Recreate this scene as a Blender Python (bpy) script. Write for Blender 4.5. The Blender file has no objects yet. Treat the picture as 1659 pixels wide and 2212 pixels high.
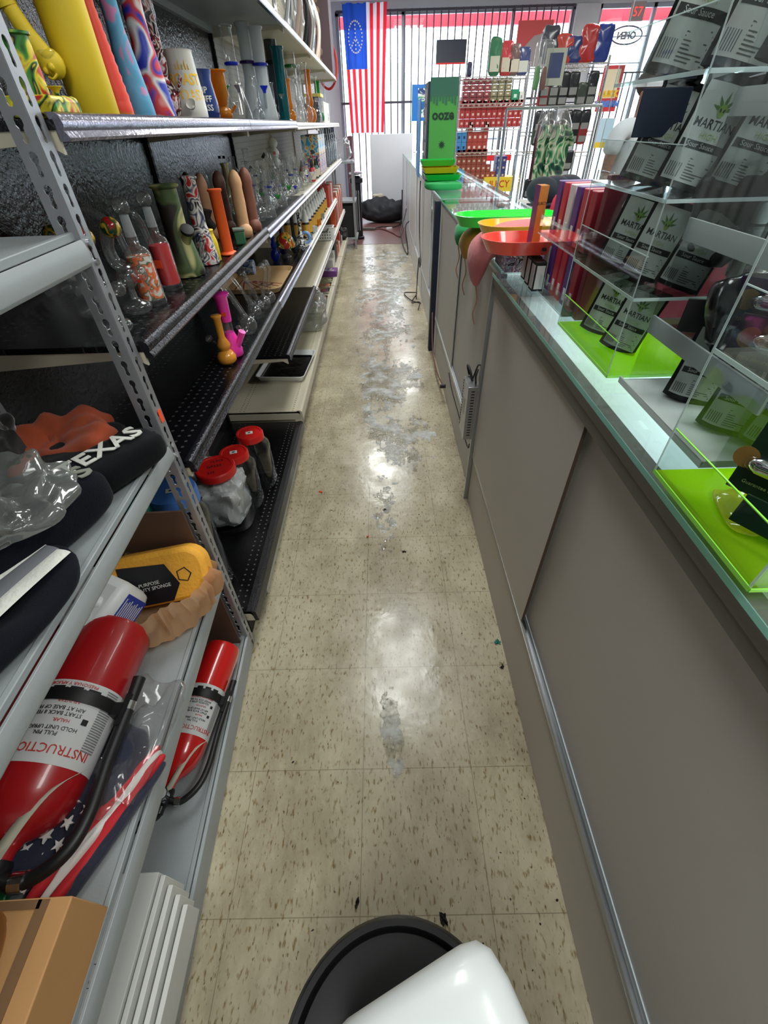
import bpy, bmesh, math, random
from mathutils import Vector as V, Matrix, noise
random.seed(7)
PI = math.pi
S = bpy.context.scene
COL = S.collection

# ---------------------------------------------------------------- camera (ultra-wide phone, held at 1.35 m, tilted 42 deg down)
FPX, CX, CY, HC = 936.0, 829.5, 1106.0, 1.352
def _rot():
    a = V((815-CX, -(267-CY), -FPX)).normalized()
    u = -V((860-CX, -(2150-CY), -FPX)).normalized()
    u = (u - a*u.dot(a)).normalized()
    return Matrix((a.cross(u), a, u))
ROT = _rot()
cd = bpy.data.cameras.new('camera'); cam = bpy.data.objects.new('camera', cd); COL.objects.link(cam)
cd.sensor_fit = 'HORIZONTAL'; cd.sensor_width = 36; cd.lens = 36*FPX/1659
cd.clip_start = .02; cd.clip_end = 200
cam.matrix_world = Matrix.Translation((0, 0, HC)) @ ROT.to_4x4()
S.camera = cam

# ---------------------------------------------------------------- colour management, daylight, ceiling lamps
S.view_settings.view_transform = 'Standard'; S.view_settings.look = 'None'
S.view_settings.gamma = 1; S.view_settings.use_curve_mapping = False
S.view_settings.exposure = 0.0
W = bpy.data.worlds.new('world'); S.world = W; W.use_nodes = True
bg = W.node_tree.nodes['Background']; bg.inputs[0].default_value = (.80, .90, 1, 1); bg.inputs[1].default_value = 7.0
def area(name, loc, sx, sy, power, col, rot=(0, 0, 0)):
    l = bpy.data.lights.new(name, 'AREA'); l.shape = 'RECTANGLE'; l.size = sx; l.size_y = sy
    l.energy = power; l.color = col
    o = bpy.data.objects.new(name, l); COL.objects.link(o); o.location = loc; o.rotation_euler = rot
    return o
LAMPS = [(-.1, -.9, 14), (.1, 2.2, 26), (0, 5.4, 36), (2.6, 3.2, 34), (2.6, 6.6, 34), (1.3, .1, 30), (.6, 8.6, 40), (4.6, 8.0, 40)]  # showcase and window-end lamps are added to brighten those areas
for x, y, p in LAMPS:
    area('tube_light', (x, y, 2.62), .5, 1.15, p, (.97, 1, .98))
area('case_light', (.60, 1.0, .962), .3, 1.0, 1.2, (.85, 1, .97))
area('case_light', (.60, 2.5, .962), .3, 1.3, 1.4, (.85, 1, .97))

# ---------------------------------------------------------------- helpers
def lin(c): 
    return tuple((v/255/12.92 if v/255 <= .04045 else ((v/255+.055)/1.055)**2.4) for v in c)
def ray(px, py): return ROT @ V((px-CX, -(py-CY), -FPX))
def at(px, py, **k):
    d = ray(px, py); o = V((0, 0, HC)); (a, v), = k.items(); i = 'xyz'.index(a)
    return o + d*((v-o[i])/d[i])
def depth(p): return -(ROT.transposed() @ (V(p)-V((0, 0, HC)))).z
def proj(p):
    c = ROT.transposed() @ (V(p)-V((0, 0, HC))); return (CX+FPX*c.x/-c.z, CY-FPX*c.y/-c.z)
def wid(p, px): return px*depth(p)/FPX
def hgt(p, py):
    lo, hi = 0, 1.6
    for _ in range(40):
        m = (lo+hi)/2
        if proj((p[0], p[1], p[2]+m))[1] > py: lo = m
        else: hi = m
    return lo

MATS = {}
def mat(name, col, rough=.5, metal=0, bump=0, bscale=60, var=0, vscale=8, trans=0, spec=.5, sheen=0, coat=0, stretch=(1, 1, 1)):
    if name in MATS: return MATS[name]
    m = bpy.data.materials.new(name); m.use_nodes = True; MATS[name] = m
    nt = m.node_tree; b = nt.nodes['Principled BSDF']
    c = lin(col)+(1,)
    b.inputs['Base Color'].default_value = c; b.inputs['Roughness'].default_value = rough
    b.inputs['Metallic'].default_value = metal; b.inputs['Specular IOR Level'].default_value = spec
    if sheen: b.inputs['Sheen Weight'].default_value = sheen
    if coat: b.inputs['Coat Weight'].default_value = coat; b.inputs['Coat Roughness'].default_value = .06
    if trans: b.inputs['Transmission Weight'].default_value = trans
    if bump or var:
        tc = nt.nodes.new('ShaderNodeTexCoord'); mp = nt.nodes.new('ShaderNodeMapping')
        mp.inputs['Scale'].default_value = stretch; nt.links.new(tc.outputs['Object'], mp.inputs[0])
    if bump:
        n = nt.nodes.new('ShaderNodeTexNoise'); n.inputs['Scale'].default_value = bscale; n.inputs['Detail'].default_value = 3
        bp = nt.nodes.new('ShaderNodeBump'); bp.inputs['Strength'].default_value = bump; bp.inputs['Distance'].default_value = .01
        nt.links.new(mp.outputs[0], n.inputs[0]); nt.links.new(n.outputs[0], bp.inputs['Height']); nt.links.new(bp.outputs[0], b.inputs['Normal'])
    if var:
        n = nt.nodes.new('ShaderNodeTexNoise'); n.inputs['Scale'].default_value = vscale; n.inputs['Detail'].default_value = 4
        mx = nt.nodes.new('ShaderNodeMix'); mx.data_type = 'RGBA'
        mx.inputs[6].default_value = tuple(x*(1-var) for x in c[:3])+(1,); mx.inputs[7].default_value = tuple(min(1, x*(1+var)) for x in c[:3])+(1,)
        nt.links.new(mp.outputs[0], n.inputs[0]); nt.links.new(n.outputs[0], mx.inputs[0]); nt.links.new(mx.outputs[2], b.inputs['Base Color'])
    return m
def swirl(name, cols, scale=8, rough=.5, sharp=.06, distort=1.5):
    """marbled silicone: soft-edged patches of several colours"""
    if name in MATS: return MATS[name]
    m = mat(name, cols[0], rough); nt = m.node_tree; b = nt.nodes['Principled BSDF']
    tc = nt.nodes.new('ShaderNodeTexCoord'); n = nt.nodes.new('ShaderNodeTexNoise')
    n.inputs['Scale'].default_value = scale; n.inputs['Detail'].default_value = 1; n.inputs['Distortion'].default_value = distort
    r = nt.nodes.new('ShaderNodeValToRGB'); cr = r.color_ramp; k = len(cols)
    while len(cr.elements) < 2*k-2: cr.elements.new(.5)
    pos = []
    for i in range(1, k):
        t = .32+.36*i/k; pos += [(t-sharp/2, cols[i-1]), (t+sharp/2, cols[i])]
    for e, (t, c) in zip(cr.elements, pos): e.position = t
    for e, (t, c) in zip(cr.elements, pos): e.color = lin(c)+(1,)
    nt.links.new(tc.outputs['Object'], n.inputs[0]); nt.links.new(n.outputs[0], r.inputs[0]); nt.links.new(r.outputs[0], b.inputs['Base Color'])
    return m
def glass(name, tint=(255, 255, 255), rough=.02, body=0., ior=1.45, edge=(150, 165, 165)):
    """thin blown glass / acrylic: see-through with sharp reflections"""
    if name in MATS: return MATS[name]
    m = bpy.data.materials.new(name); m.use_nodes = True; MATS[name] = m; nt = m.node_tree; N = nt.nodes; L = nt.links
    N.clear(); out = N.new('ShaderNodeOutputMaterial'); tr = N.new('ShaderNodeBsdfTransparent'); gl = N.new('ShaderNodeBsdfGlossy')
    gl.inputs['Roughness'].default_value = rough; gl.inputs['Color'].default_value = (1, 1, 1, 1)
    lw = N.new('ShaderNodeLayerWeight'); lw.inputs[0].default_value = .25
    mc = N.new('ShaderNodeMix'); mc.data_type = 'RGBA'; mc.inputs[6].default_value = lin(tint)+(1,); mc.inputs[7].default_value = tuple(a*b for a, b in zip(lin(edge), lin(tint)))+(1,)
    L.new(lw.outputs['Facing'], mc.inputs[0]); L.new(mc.outputs[2], tr.inputs[0])
    lf = N.new('ShaderNodeLayerWeight'); lf.inputs[0].default_value = .5; pw = N.new('ShaderNodeMath'); pw.operation = 'POWER'; pw.inputs[1].default_value = 4.0
    L.new(lf.outputs['Facing'], pw.inputs[0]); r0 = ((ior-1)/(ior+1))**2; fr = N.new('ShaderNodeMath'); fr.operation = 'MULTIPLY_ADD'; fr.inputs[1].default_value = .85-r0; fr.inputs[2].default_value = r0
    L.new(pw.outputs[0], fr.inputs[0])
    ms = N.new('ShaderNodeMixShader'); L.new(fr.outputs[0], ms.inputs[0]); L.new(tr.outputs[0], ms.inputs[1]); L.new(gl.outputs[0], ms.inputs[2])
    if body:
        df = N.new('ShaderNodeBsdfDiffuse'); df.inputs[0].default_value = lin(tint)+(1,)
        tl = N.new('ShaderNodeBsdfTranslucent'); tl.inputs[0].default_value = lin(tint)+(1,)
        ad = N.new('ShaderNodeMixShader'); L.new(df.outputs[0], ad.inputs[1]); L.new(tl.outputs[0], ad.inputs[2])
        m2 = N.new('ShaderNodeMixShader'); m2.inputs[0].default_value = body; L.new(ms.outputs[0], m2.inputs[1]); L.new(ad.outputs[0], m2.inputs[2]); L.new(m2.outputs[0], out.inputs[0])
    else: L.new(ms.outputs[0], out.inputs[0])
    return m
def emis(name, col, s):
    if name in MATS: return MATS[name]
    m = bpy.data.materials.new(name); m.use_nodes = True; MATS[name] = m; b = m.node_tree.nodes['Principled BSDF']
    b.inputs['Base Color'].default_value = lin(col)+(1,); b.inputs['Emission Color'].default_value = lin(col)+(1,); b.inputs['Emission Strength'].default_value = s
    return m

class G:
    """collects shapes; becomes one mesh"""
    def __init__(s): s.v = []; s.f = []; s.mi = []; s.cur = 0
    def add(s, vs, fs, m=None):
        k = len(s.v); s.v += [(m @ V(p)) if m else V(p) for p in vs]
        s.f += [[i+k for i in f] for f in fs]; s.mi += [s.cur]*len(fs); return s
    def mat(s, i): s.cur = i; return s
    def box(s, x0, y0, z0, x1, y1, z1, m=None):
        return s.add([(x0,y0,z0),(x1,y0,z0),(x1,y1,z0),(x0,y1,z0),(x0,y0,z1),(x1,y0,z1),(x1,y1,z1),(x0,y1,z1)],
                     [(0,3,2,1),(4,5,6,7),(0,1,5,4),(1,2,6,5),(2,3,7,6),(3,0,4,7)], m)
    def cbox(s, sx, sy, sz, m=None): return s.box(-sx/2, -sy/2, 0, sx/2, sy/2, sz, m)
    def lathe(s, prof, n=24, m=None, sq=0):
        vs = []; fs = []
        for r, z in prof:
            for i in range(n):
                a = 2*PI*i/n; c, d = math.cos(a), math.sin(a)
                if sq:
                    e = 1/max(.001, (abs(c)**sq+abs(d)**sq)**(1/sq)); c *= e; d *= e
                vs.append((r*c, r*d, z))
        for j in range(len(prof)-1):
            for i in range(n):
                a = j*n+i; b = j*n+(i+1) % n; fs.append((a, b, b+n, a+n))
        if prof[0][0] > 1e-5: fs.append(tuple(range(n-1, -1, -1)))
        if prof[-1][0] > 1e-5: fs.append(tuple((len(prof)-1)*n+i for i in range(n)))
        return s.add(vs, fs, m)
    def shell(s, prof, n=24, m=None):
        vs = []; fs = []
        for r, z in prof:
            for i in range(n): a = 2*PI*i/n; vs.append((r*math.cos(a), r*math.sin(a), z))
        for j in range(len(prof)-1):
            for i in range(n): a = j*n+i; b = j*n+(i+1) % n; fs.append((a, b, b+n, a+n))
        return s.add(vs, fs, m)
    def cyl(s, p, q, r, r2=None, n=14):
        p, q = V(p), V(q); d = q-p; m = Matrix.Translation(p) @ d.to_track_quat('Z', 'Y').to_matrix().to_4x4()
        return s.lathe([(r, 0), (r if r2 is None else r2, d.length)], n, m)
    def tube(s, pts, r, n=10, sub=6, flat=1):
        pts = [V(p) for p in pts]; rs = r if isinstance(r, (list, tuple)) else [r]*len(pts)
        if sub > 1 and len(pts) > 2:
            P = []; R_ = []
            for i in range(len(pts)-1):
                a, b, c, d = pts[max(i-1, 0)], pts[i], pts[i+1], pts[min(i+2, len(pts)-1)]
                for k in range(sub):
                    t = k/sub; P.append(.5*((2*b)+(c-a)*t+(2*a-5*b+4*c-d)*t*t+(3*b-a-3*c+d)*t**3)); R_.append(rs[i]*(1-t)+rs[i+1]*t)
            P.append(pts[-1]); R_.append(rs[-1]); pts, rs = P, R_
        vs = []; fs = []; up = None
        for i, p in enumerate(pts):
            t = (pts[min(i+1, len(pts)-1)]-pts[max(i-1, 0)]).normalized()
            if up is None: up = t.orthogonal().normalized() if abs(t.z) > .9 else V((0, 0, 1))
            sd = t.cross(up)
            if sd.length < 1e-4: sd = t.orthogonal()
            sd.normalize(); up = sd.cross(t).normalized()
            for k in range(n):
                a = 2*PI*k/n; vs.append(p+(sd*math.cos(a)+up*math.sin(a)*flat)*rs[i])
        for i in range(len(pts)-1):
            for k in range(n): a = i*n+k; b = i*n+(k+1) % n; fs.append((a, b, b+n, a+n))
        fs += [tuple(range(n-1, -1, -1)), tuple((len(pts)-1)*n+k for k in range(n))]
        return s.add(vs, fs)
    def ball(s, c, r, sc=(1, 1, 1), n=16):
        pr = [(r*math.sin(PI*i/(n//2)), -r*math.cos(PI*i/(n//2))) for i in range(n//2+1)]
        pr[0] = (1e-6, -r); pr[-1] = (1e-6, r)
        return s.lathe(pr, n, Matrix.Translation(c) @ Matrix.Diagonal((*sc, 1)))
    def prism(s, out, a, b, m=None):
        """2-D outline (x, y) extruded z=a..b"""
        n = len(out); vs = [(x, y, a) for x, y in out]+[(x, y, b) for x, y in out]
        fs = [tuple(range(n-1, -1, -1)), tuple(range(n, 2*n))]+[(i, (i+1) % n, (i+1) % n+n, i+n) for i in range(n)]
        return s.add(vs, fs, m)
    def profile(s, out, y0, y1):
        """(x, z) section swept along y"""
        return s.prism(out, 0, y1-y0, Matrix(((1, 0, 0, 0), (0, 0, 1, y0), (0, 1, 0, 0), (0, 0, 0, 1))))
    def pillow(s, L, Wd, H, m=None, e=3.2, amp=.0, fr=9, seed=0, nu=34, nv=18):
        """soft rounded slab, wrinkled by noise, centred on xy and standing on z=0"""
        vs = []; fs = []
        for j in range(nv+1):
            ph = -PI/2+PI*j/nv
            for i in range(nu):
                th = 2*PI*i/nu
                f = lambda v, p: math.copysign(abs(v)**p, v)
                x = f(math.cos(ph), 2/e)*f(math.cos(th), 2/e)*L/2; y = f(math.cos(ph), 2/e)*f(math.sin(th), 2/e)*Wd/2; z = f(math.sin(ph), 2/e)*H/2
                d = noise.noise(V((x*fr+seed, y*fr, z*fr)))*amp+noise.noise(V((x*fr*2.7+seed, y*fr*2.7, z*fr*2.7)))*amp*.4
                k = 1+d/max(L, Wd)*2; vs.append((x*k, y*k, max(0, z+H/2+d*(.5+z/H))))
        for j in range(nv):
            for i in range(nu): a = j*nu+i; b = j*nu+(i+1) % nu; fs.append((a, b, b+nu, a+nu))
        return s.add(vs, fs, m)
    def mesh(s, name, mats, ang=40):
        me = bpy.data.meshes.new(name); me.from_pydata([tuple(p) for p in s.v], [], s.f)
        mats = mats if isinstance(mats, (list, tuple)) else [mats]
        for m in mats: me.materials.append(m)
        if len(mats) > 1: me.polygons.foreach_set('material_index', s.mi)
        bm = bmesh.new(); bm.from_mesh(me); bmesh.ops.remove_doubles(bm, verts=bm.verts, dist=1e-6); bmesh.ops.recalc_face_normals(bm, faces=bm.faces); bm.to_mesh(me); bm.free()
        me.polygons.foreach_set('use_smooth', [True]*len(me.polygons)); me.set_sharp_from_angle(angle=math.radians(ang)); me.update()
        return me
def bev(o, w, seg=2):
    m = o.modifiers.new('bevel', 'BEVEL'); m.width = w; m.segments = seg; m.limit_method = 'ANGLE'; return o
def tag(o, label=None, cat=None, group=None, kind=None):
    if label: o['label'] = label
    if cat: o['category'] = cat
    if group: o['group'] = group
    if kind: o['kind'] = kind
    return o
def thing(name, label, cat, loc=(0, 0, 0), rz=0, group=None):
    o = bpy.data.objects.new(name, None); COL.objects.link(o); o.location = loc; o.rotation_euler = (0, 0, rz); o.empty_display_size = .05
    return tag(o, label, cat, group)
def part(name, g, m, parent=None, w=0, label=None, ang=40):
    me = g.mesh(name, m, ang) if isinstance(g, G) else g
    o = bpy.data.objects.new(name, me); COL.objects.link(o)
    if parent: o.parent = parent
    if w: bev(o, w)
    if label: o['label'] = label
    return o
def solo(name, g, m, label, cat, loc=(0, 0, 0), rz=0, group=None, w=0, kind=None):
    o = part(name, g, m, None, w); o.location = loc; o.rotation_euler = (0, 0, rz); return tag(o, label, cat, group, kind)
def struct(name, g, m, w=0): o = part(name, g, m, None, w); o['kind'] = 'structure'; return o
def kids(o): return [c for c in bpy.data.objects if c.parent == o]
def dup(o, loc, rz=None, label=None, group=None, parent=None, tree=None):
    if tree is None: tree = {x: kids(x) for x in [o]+kids(o)}
    def rec(a, p):
        c = a.copy(); COL.objects.link(c); c.parent = p
        for k in tree.get(a, []): rec(k, c)
        return c
    r = rec(o, parent); r.location = loc
    if rz is not None: r.rotation_euler = (0, 0, rz)
    return tag(r, label, None, group)
def txt(name, s, size, o, u, v, m, parent, ext=.0004, align='CENTER', wrap=None, bold=0, label=None, w=1):
    cu = bpy.data.curves.new(name, 'FONT'); cu.body = s; cu.size = size; cu.align_x = align; cu.extrude = ext; cu.offset = bold; cu.resolution_u = 2
    t = bpy.data.objects.new('t', cu); COL.objects.link(t); bpy.context.view_layer.update()
    me = bpy.data.meshes.new_from_object(t); bpy.data.objects.remove(t)
    if wrap:
        for q in me.vertices: q.co = wrap(q.co.x*w, q.co.y, q.co.z)
    else:
        o, u, v = V(o), V(u).normalized(), V(v).normalized(); n = u.cross(v)
        for q in me.vertices: q.co = o+u*q.co.x*w+v*q.co.y+n*(q.co.z+ext)
    me.materials.clear(); me.materials.append(m); me.name = name
    return part(name, me, m, parent, label=label)

# common materials
BLK = mat('black enamel', (16, 16, 20), .3, bump=.35, bscale=260, var=.3)
BLKD = mat('dull black', (14, 14, 16), .6)
CRM = mat('cream enamel', (200, 193, 172), .4, bump=.05, var=.06, vscale=5)
GRYM = mat('grey enamel', (150, 156, 158), .42, bump=.06, bscale=300, var=.06)
ZINC = mat('galvanised steel', (158, 160, 165), .38, .55, bump=.05)
CHROME = mat('chrome', (220, 222, 228), .14, 1)
SILV = mat('brushed aluminium', (175, 178, 182), .3, .85)
WHT = mat('white plastic', (225, 228, 228), .4)
WHT2 = mat('white paper', (222, 222, 218), .7)
INK = mat('black ink', (18, 18, 20), .7)
REDINK = mat('red ink', (190, 50, 40), .7)
ORTAG = mat('orange price tag', (255, 84, 40), .6)
CLR = glass('clear glass', body=.035, ior=1.6)  # slight white body brightens the glass in place of sparkle
ACR = glass('clear acrylic', (253, 255, 255), .03, ior=1.42, edge=(236, 244, 243))
PLAS = glass('clear plastic film', (250, 250, 250), .12, body=.06, ior=1.5, edge=(200, 200, 200))

# ================================================================ STRUCTURE
def floor_mat():
    m = mat('vinyl tile', (196, 184, 150), .33); nt = m.node_tree; N = nt.nodes; L = nt.links; b = N['Principled BSDF']
    ge = N.new('ShaderNodeNewGeometry'); sp = N.new('ShaderNodeSeparateXYZ'); L.new(ge.outputs['Position'], sp.inputs[0])
    def ma(op, a, c=None):
        n = N.new('ShaderNodeMath'); n.operation = op
        for i, v in enumerate((a, c)):
            if v is None: continue
            if isinstance(v, (int, float)): n.inputs[i].default_value = v
            else: L.new(v, n.inputs[i])
        return n.outputs[0]
    def line(c, off, pitch):
        t = ma('FRACT', ma('DIVIDE', ma('ADD', c, off), pitch)); return ma('LESS_THAN', ma('MINIMUM', t, ma('SUBTRACT', 1.0, t)), .0032)
    grid = ma('MAXIMUM', line(sp.outputs[0], .083+30*.3035, .3035), line(sp.outputs[1], -.121+30*.305, .305))
    def nz(scale, det, st, rough=.5):
        mp = N.new('ShaderNodeMapping'); mp.inputs['Scale'].default_value = st; L.new(ge.outputs['Position'], mp.inputs[0])
        n = N.new('ShaderNodeTexNoise'); n.inputs['Scale'].default_value = scale; n.inputs['Detail'].default_value = det; n.inputs['Roughness'].default_value = rough; L.new(mp.outputs[0], n.inputs[0]); return n.outputs[0]
    def ramp(s, a, c, ca, cb):
        r = N.new('ShaderNodeValToRGB'); r.color_ramp.elements[0].position = a; r.color_ramp.elements[1].position = c
        r.color_ramp.elements[0].color = (*ca, 1); r.color_ramp.elements[1].color = (*cb, 1); L.new(s, r.inputs[0]); return r.outputs[0]
    def mul(a, c, f=1.0):
        x = N.new('ShaderNodeMix'); x.data_type = 'RGBA'; x.blend_type = 'MULTIPLY'; x.inputs[0].default_value = f; L.new(a, x.inputs[6]); L.new(c, x.inputs[7]); return x.outputs[2]
    base = ramp(nz(7, 6, (1, .6, 1), .65), .3, .7, lin((186, 176, 150)), lin((204, 195, 168)))
    fle = ramp(nz(130, 2, (1, .34, 1)), .57, .70, (1, 1, 1), lin((190, 172, 142)))
    fle2 = ramp(nz(150, 2, (.9, .38, 1)), .66, .72, (1, 1, 1), lin((166, 146, 118)))
    dirt = ramp(nz(1.9, 8, (1.6, .8, 1), .7), .40, .72, (1, 1, 1), lin((178, 170, 158)))
    spk = ramp(nz(44, 1, (1, 1, 1)), .785, .80, (1, 1, 1), lin((50, 42, 36)))
    c = mul(mul(mul(mul(base, fle), fle2), dirt), spk)
    x = N.new('ShaderNodeMix'); x.data_type = 'RGBA'; L.new(ma('MULTIPLY', grid, .6), x.inputs[0]); L.new(c, x.inputs[6]); x.inputs[7].default_value = lin((105, 92, 70))+(1,)
    L.new(x.outputs[2], b.inputs['Base Color'])
    L.new(ramp(nz(9, 4, (1, 1, 1)), .3, .7, (.13,)*3, (.32,)*3), b.inputs['Roughness'])
    bp = N.new('ShaderNodeBump'); bp.inputs['Strength'].default_value = .06; bp.inputs['Distance'].default_value = .01; L.new(nz(30, 3, (1, 1, 1)), bp.inputs['Height']); L.new(bp.outputs[0], b.inputs['Normal'])
    return m
struct('floor', G().box(-1.1, -2.6, -.05, 6.5, 7.55, 0), floor_mat())
WOOD = mat('wood laminate', (120, 82, 78), .3, var=.25, vscale=3, stretch=(1, 12, 1))
struct('floor_wood', G().box(-1.1, 7.55, -.05, 6.5, 10.2, .003), WOOD)
WALL = mat('white wall paint', (216, 218, 220), .7)
struct('ceiling', G().box(-1.1, -2.6, 2.76, 6.5, 10.3, 2.84), mat('ceiling tile', (225, 226, 226), .8, bump=.1, bscale=120))
struct('wall_left', G().box(-1.2, -2.6, 0, -1.02, 10.3, 2.8), WALL)
struct('wall_right', G().box(6.5, -2.6, 0, 6.6, 10.3, 2.8), WALL)
struct('wall_rear', G().box(-1.1, -2.7, 0, 6.5, -2.6, 2.8), WALL)
fr = G()
YW = 10.2
fr.box(-1.1, YW, 2.66, 6.5, YW+.15, 2.8); fr.box(-1.1, YW, 0, 6.5, YW+.15, .1)
fr.box(-1.1, YW, .1, -.62, YW+.15, 2.66); fr.box(3.13, YW-.05, .1, 3.5, YW+.15, 2.66); fr.box(6.2, YW, .1, 6.5, YW+.15, 2.66)
struct('wall_front', fr, mat('window wall grey', (190, 192, 198), .6))
ALU = mat('window aluminium', (150, 153, 165), .45, .4)
w1 = G()
for x in (-.62, .42, 2.15, 3.08): w1.box(x, YW+.02, .1, x+.05, YW+.08, 2.66)
for z in (.1, 2.61): w1.box(-.62, YW+.02, z, 3.13, YW+.08, z+.05)
a = struct('window_1', w1, ALU); part('window_pane', G().box(-.57, YW+.05, .15, 3.08, YW+.056, 2.61), ACR, a)
w2 = G()
for x in (3.5, 4.35, 6.15): w2.box(x, YW+.02, .1, x+.05, YW+.08, 2.66)
for z in (.1, 2.61): w2.box(3.5, YW+.02, z, 6.2, YW+.08, z+.05)
for z in (2.0, 2.3): w2.box(3.55, YW+.03, z, 4.35, YW+.05, z+.012)
a = struct('window_2', w2, ALU); part('window_pane', G().box(3.55, YW+.05, .15, 6.15, YW+.056, 2.61), ACR, a)
# outside
solo('pavement', G().box(-8, YW+.2, -.15, 16, 40, -.05), mat('pale concrete', (215, 215, 212), .8), 'pale sunlit concrete parking lot seen through the front windows', 'pavement', kind='structure')
solo('storefront_fascia', G().box(-2, 11.0, 2.56, 9, 11.12, 3.3), mat('red fascia', (225, 45, 62), .5), 'bright red awning band running above the front windows outside', 'awning')
solo('hedge', G().pillow(9, 2, 3.2, amp=.5, fr=1.2, nu=60), mat('overexposed hedge green', (190, 225, 190), .8, var=.2, vscale=3), 'pale green bush outside behind the barred window beside the flag', 'bush', (-2.6, 26, -.05))  # paleness of an overexposed view is put into this green
# burglar bars
t = thing('window_bars', 'dark vertical security bars across the front window behind the flag', 'window bars', (0, YW-.08, 0))
BAR = mat('dark bar paint', (70, 66, 78), .5, .3)
b0 = part('bar', G().box(-.009, -.009, .1, .009, .009, 2.66), BAR, t); b0.location = (-.55, 0, 0)
for i in range(1, 33):
    c = b0.copy(); COL.objects.link(c); c.location = (-.55+i*.113, 0, 0)
part('cross_bar', G().box(-.6, .006, 1.60, 3.1, .018, 1.63), BAR, t); part('cross_bar', G().box(-.6, .006, 2.63, 3.1, .018, 2.66), BAR, t)
t = thing('window_bars', 'dark vertical security bars across the right window by the bargain poster', 'window bars', (0, YW-.08, 0))
b0 = part('bar', G().box(-.009, -.009, .1, .009, .009, 1.9), BAR, t); b0.location = (3.56, 0, 0)
for i in range(1, 14):
    c = b0.copy(); COL.objects.link(c); c.location = (3.56+i*.113, 0, 0)
part('cross_bar', G().box(3.5, .006, 1.88, 5.2, .018, 1.9), BAR, t)
# ceiling fixtures, the last few added for fill
DIF = emis('lamp diffuser', (255, 255, 252), 2.0)
t0 = None; LL = ['rearmost aisle', 'near aisle', 'mid aisle', 'customer side near', 'customer side far', 'added nearest showcase', 'added window end', 'added right window corner']
for i, (x, y, p) in enumerate(LAMPS):
    if t0 is None:
        t0 = thing('ceiling_light', LL[i]+' rectangular fluorescent ceiling light', 'ceiling light', (x, y, 2.76))
        part('housing', G().box(-.3, -.62, -.06, .3, .62, 0), WHT, t0); part('diffuser', G().box(-.26, -.58, -.075, .26, .58, -.06), DIF, t0)
    else: dup(t0, (x, y, 2.76), label=LL[i]+' rectangular fluorescent ceiling light')

# perforated sheet metal: punched dots laid out on real pitch
def perf(name, col, dot, ax, pitch, rad, bands=None, rough=.3, bump=.35, var=.25, bs=220, stretch=1.0):
    if name in MATS: return MATS[name]
    m = mat(name, col, rough, bump=bump, bscale=bs, var=var); nt = m.node_tree; N = nt.nodes; L = nt.links; b = N['Principled BSDF']
    src = b.inputs['Base Color'].links[0].from_socket
    ge = N.new('ShaderNodeNewGeometry'); sp = N.new('ShaderNodeSeparateXYZ'); L.new(ge.outputs['Position'], sp.inputs[0])
    def ma(op, a, c=None, d=None):
        n = N.new('ShaderNodeMath'); n.operation = op
        for i, v in enumerate((a, c, d)):
            if v is None: continue
            if isinstance(v, (int, float)): n.inputs[i].default_value = v
            else: L.new(v, n.inputs[i])
        return n.outputs[0]
    def cell(i, p): return ma('SUBTRACT', ma('FRACT', ma('DIVIDE', ma('ADD', sp.outputs[i], 100*p), p)), .5)
    u = ma('MULTIPLY', cell(ax[0], pitch), 1.0); v = ma('MULTIPLY', cell(ax[1], pitch), stretch)
    dd = ma('ADD', ma('MULTIPLY', u, u), ma('MULTIPLY', v, v)); f = ma('LESS_THAN', dd, (rad/pitch)**2)
    if bands:
        tot = None
        for a_, c_ in bands:
            q = ma('MULTIPLY', ma('GREATER_THAN', sp.outputs[ax[0]], a_), ma('LESS_THAN', sp.outputs[ax[0]], c_)); tot = q if tot is None else ma('ADD', tot, q)
        f = ma('MULTIPLY', f, tot)
    x = N.new('ShaderNodeMix'); x.data_type = 'RGBA'; L.new(f, x.inputs[0]); L.new(src, x.inputs[6]); x.inputs[7].default_value = lin(dot)+(1,)
    L.new(x.outputs[2], b.inputs['Base Color'])
    return m
PEG = perf('black pegboard', (22, 22, 26), (3, 3, 4), (1, 2), .0254, .0050, rough=.13, bump=.22, bs=90)
PEGC = perf('cream pegboard', (150, 146, 130), (60, 58, 50), (1, 2), .0254, .0035, rough=.5, bump=.05, var=.05)
DKB = perf('black perforated deck', (13, 13, 16), (66, 66, 70), (0, 1), .026, .0042, [(-.60, -.492), (-.82, -.73)], rough=.16, bump=.15)
DKB2 = perf('black perforated base deck', (9, 9, 11), (84, 84, 88), (0, 1), .024, .0034, [(-.535, -.482), (-.80, -.74)], rough=.2, bump=.15)
DKC = perf('cream perforated deck', (204, 196, 172), (70, 64, 50), (0, 1), .022, .0034, [(-.515, -.462), (-.80, -.75)], rough=.4, bump=.05, var=.06)

# ================================================================ GONDOLA SHELVING, LEFT
XF, XB = -.465, -.85
BAYS = [.847, 2.10, 3.32, 4.54, 5.76, 6.98]
def rail_prof(z, x=XF, h=.033):
    return [(x-.012, z), (x, z), (x+.006, z-.004), (x+.009, z-.014), (x+.006, z-h+.012), (x+.012, z-h+.004), (x+.010, z-h), (x-.004, z-h), (x-.004, z-h+.008), (x-.008, z-.012)]
RAILB = mat('black price rail', (40, 40, 46), .16, .6, bump=.25, bscale=180)
RAILS = mat('silver price rail', (150, 148, 165), .18, .8, bump=.12, bscale=120)
RAILC = mat('cream price rail', (214, 210, 202), .3)
NAMES = ['nearest black', 'black second', 'cream third', 'cream fourth', 'far cream']
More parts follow.
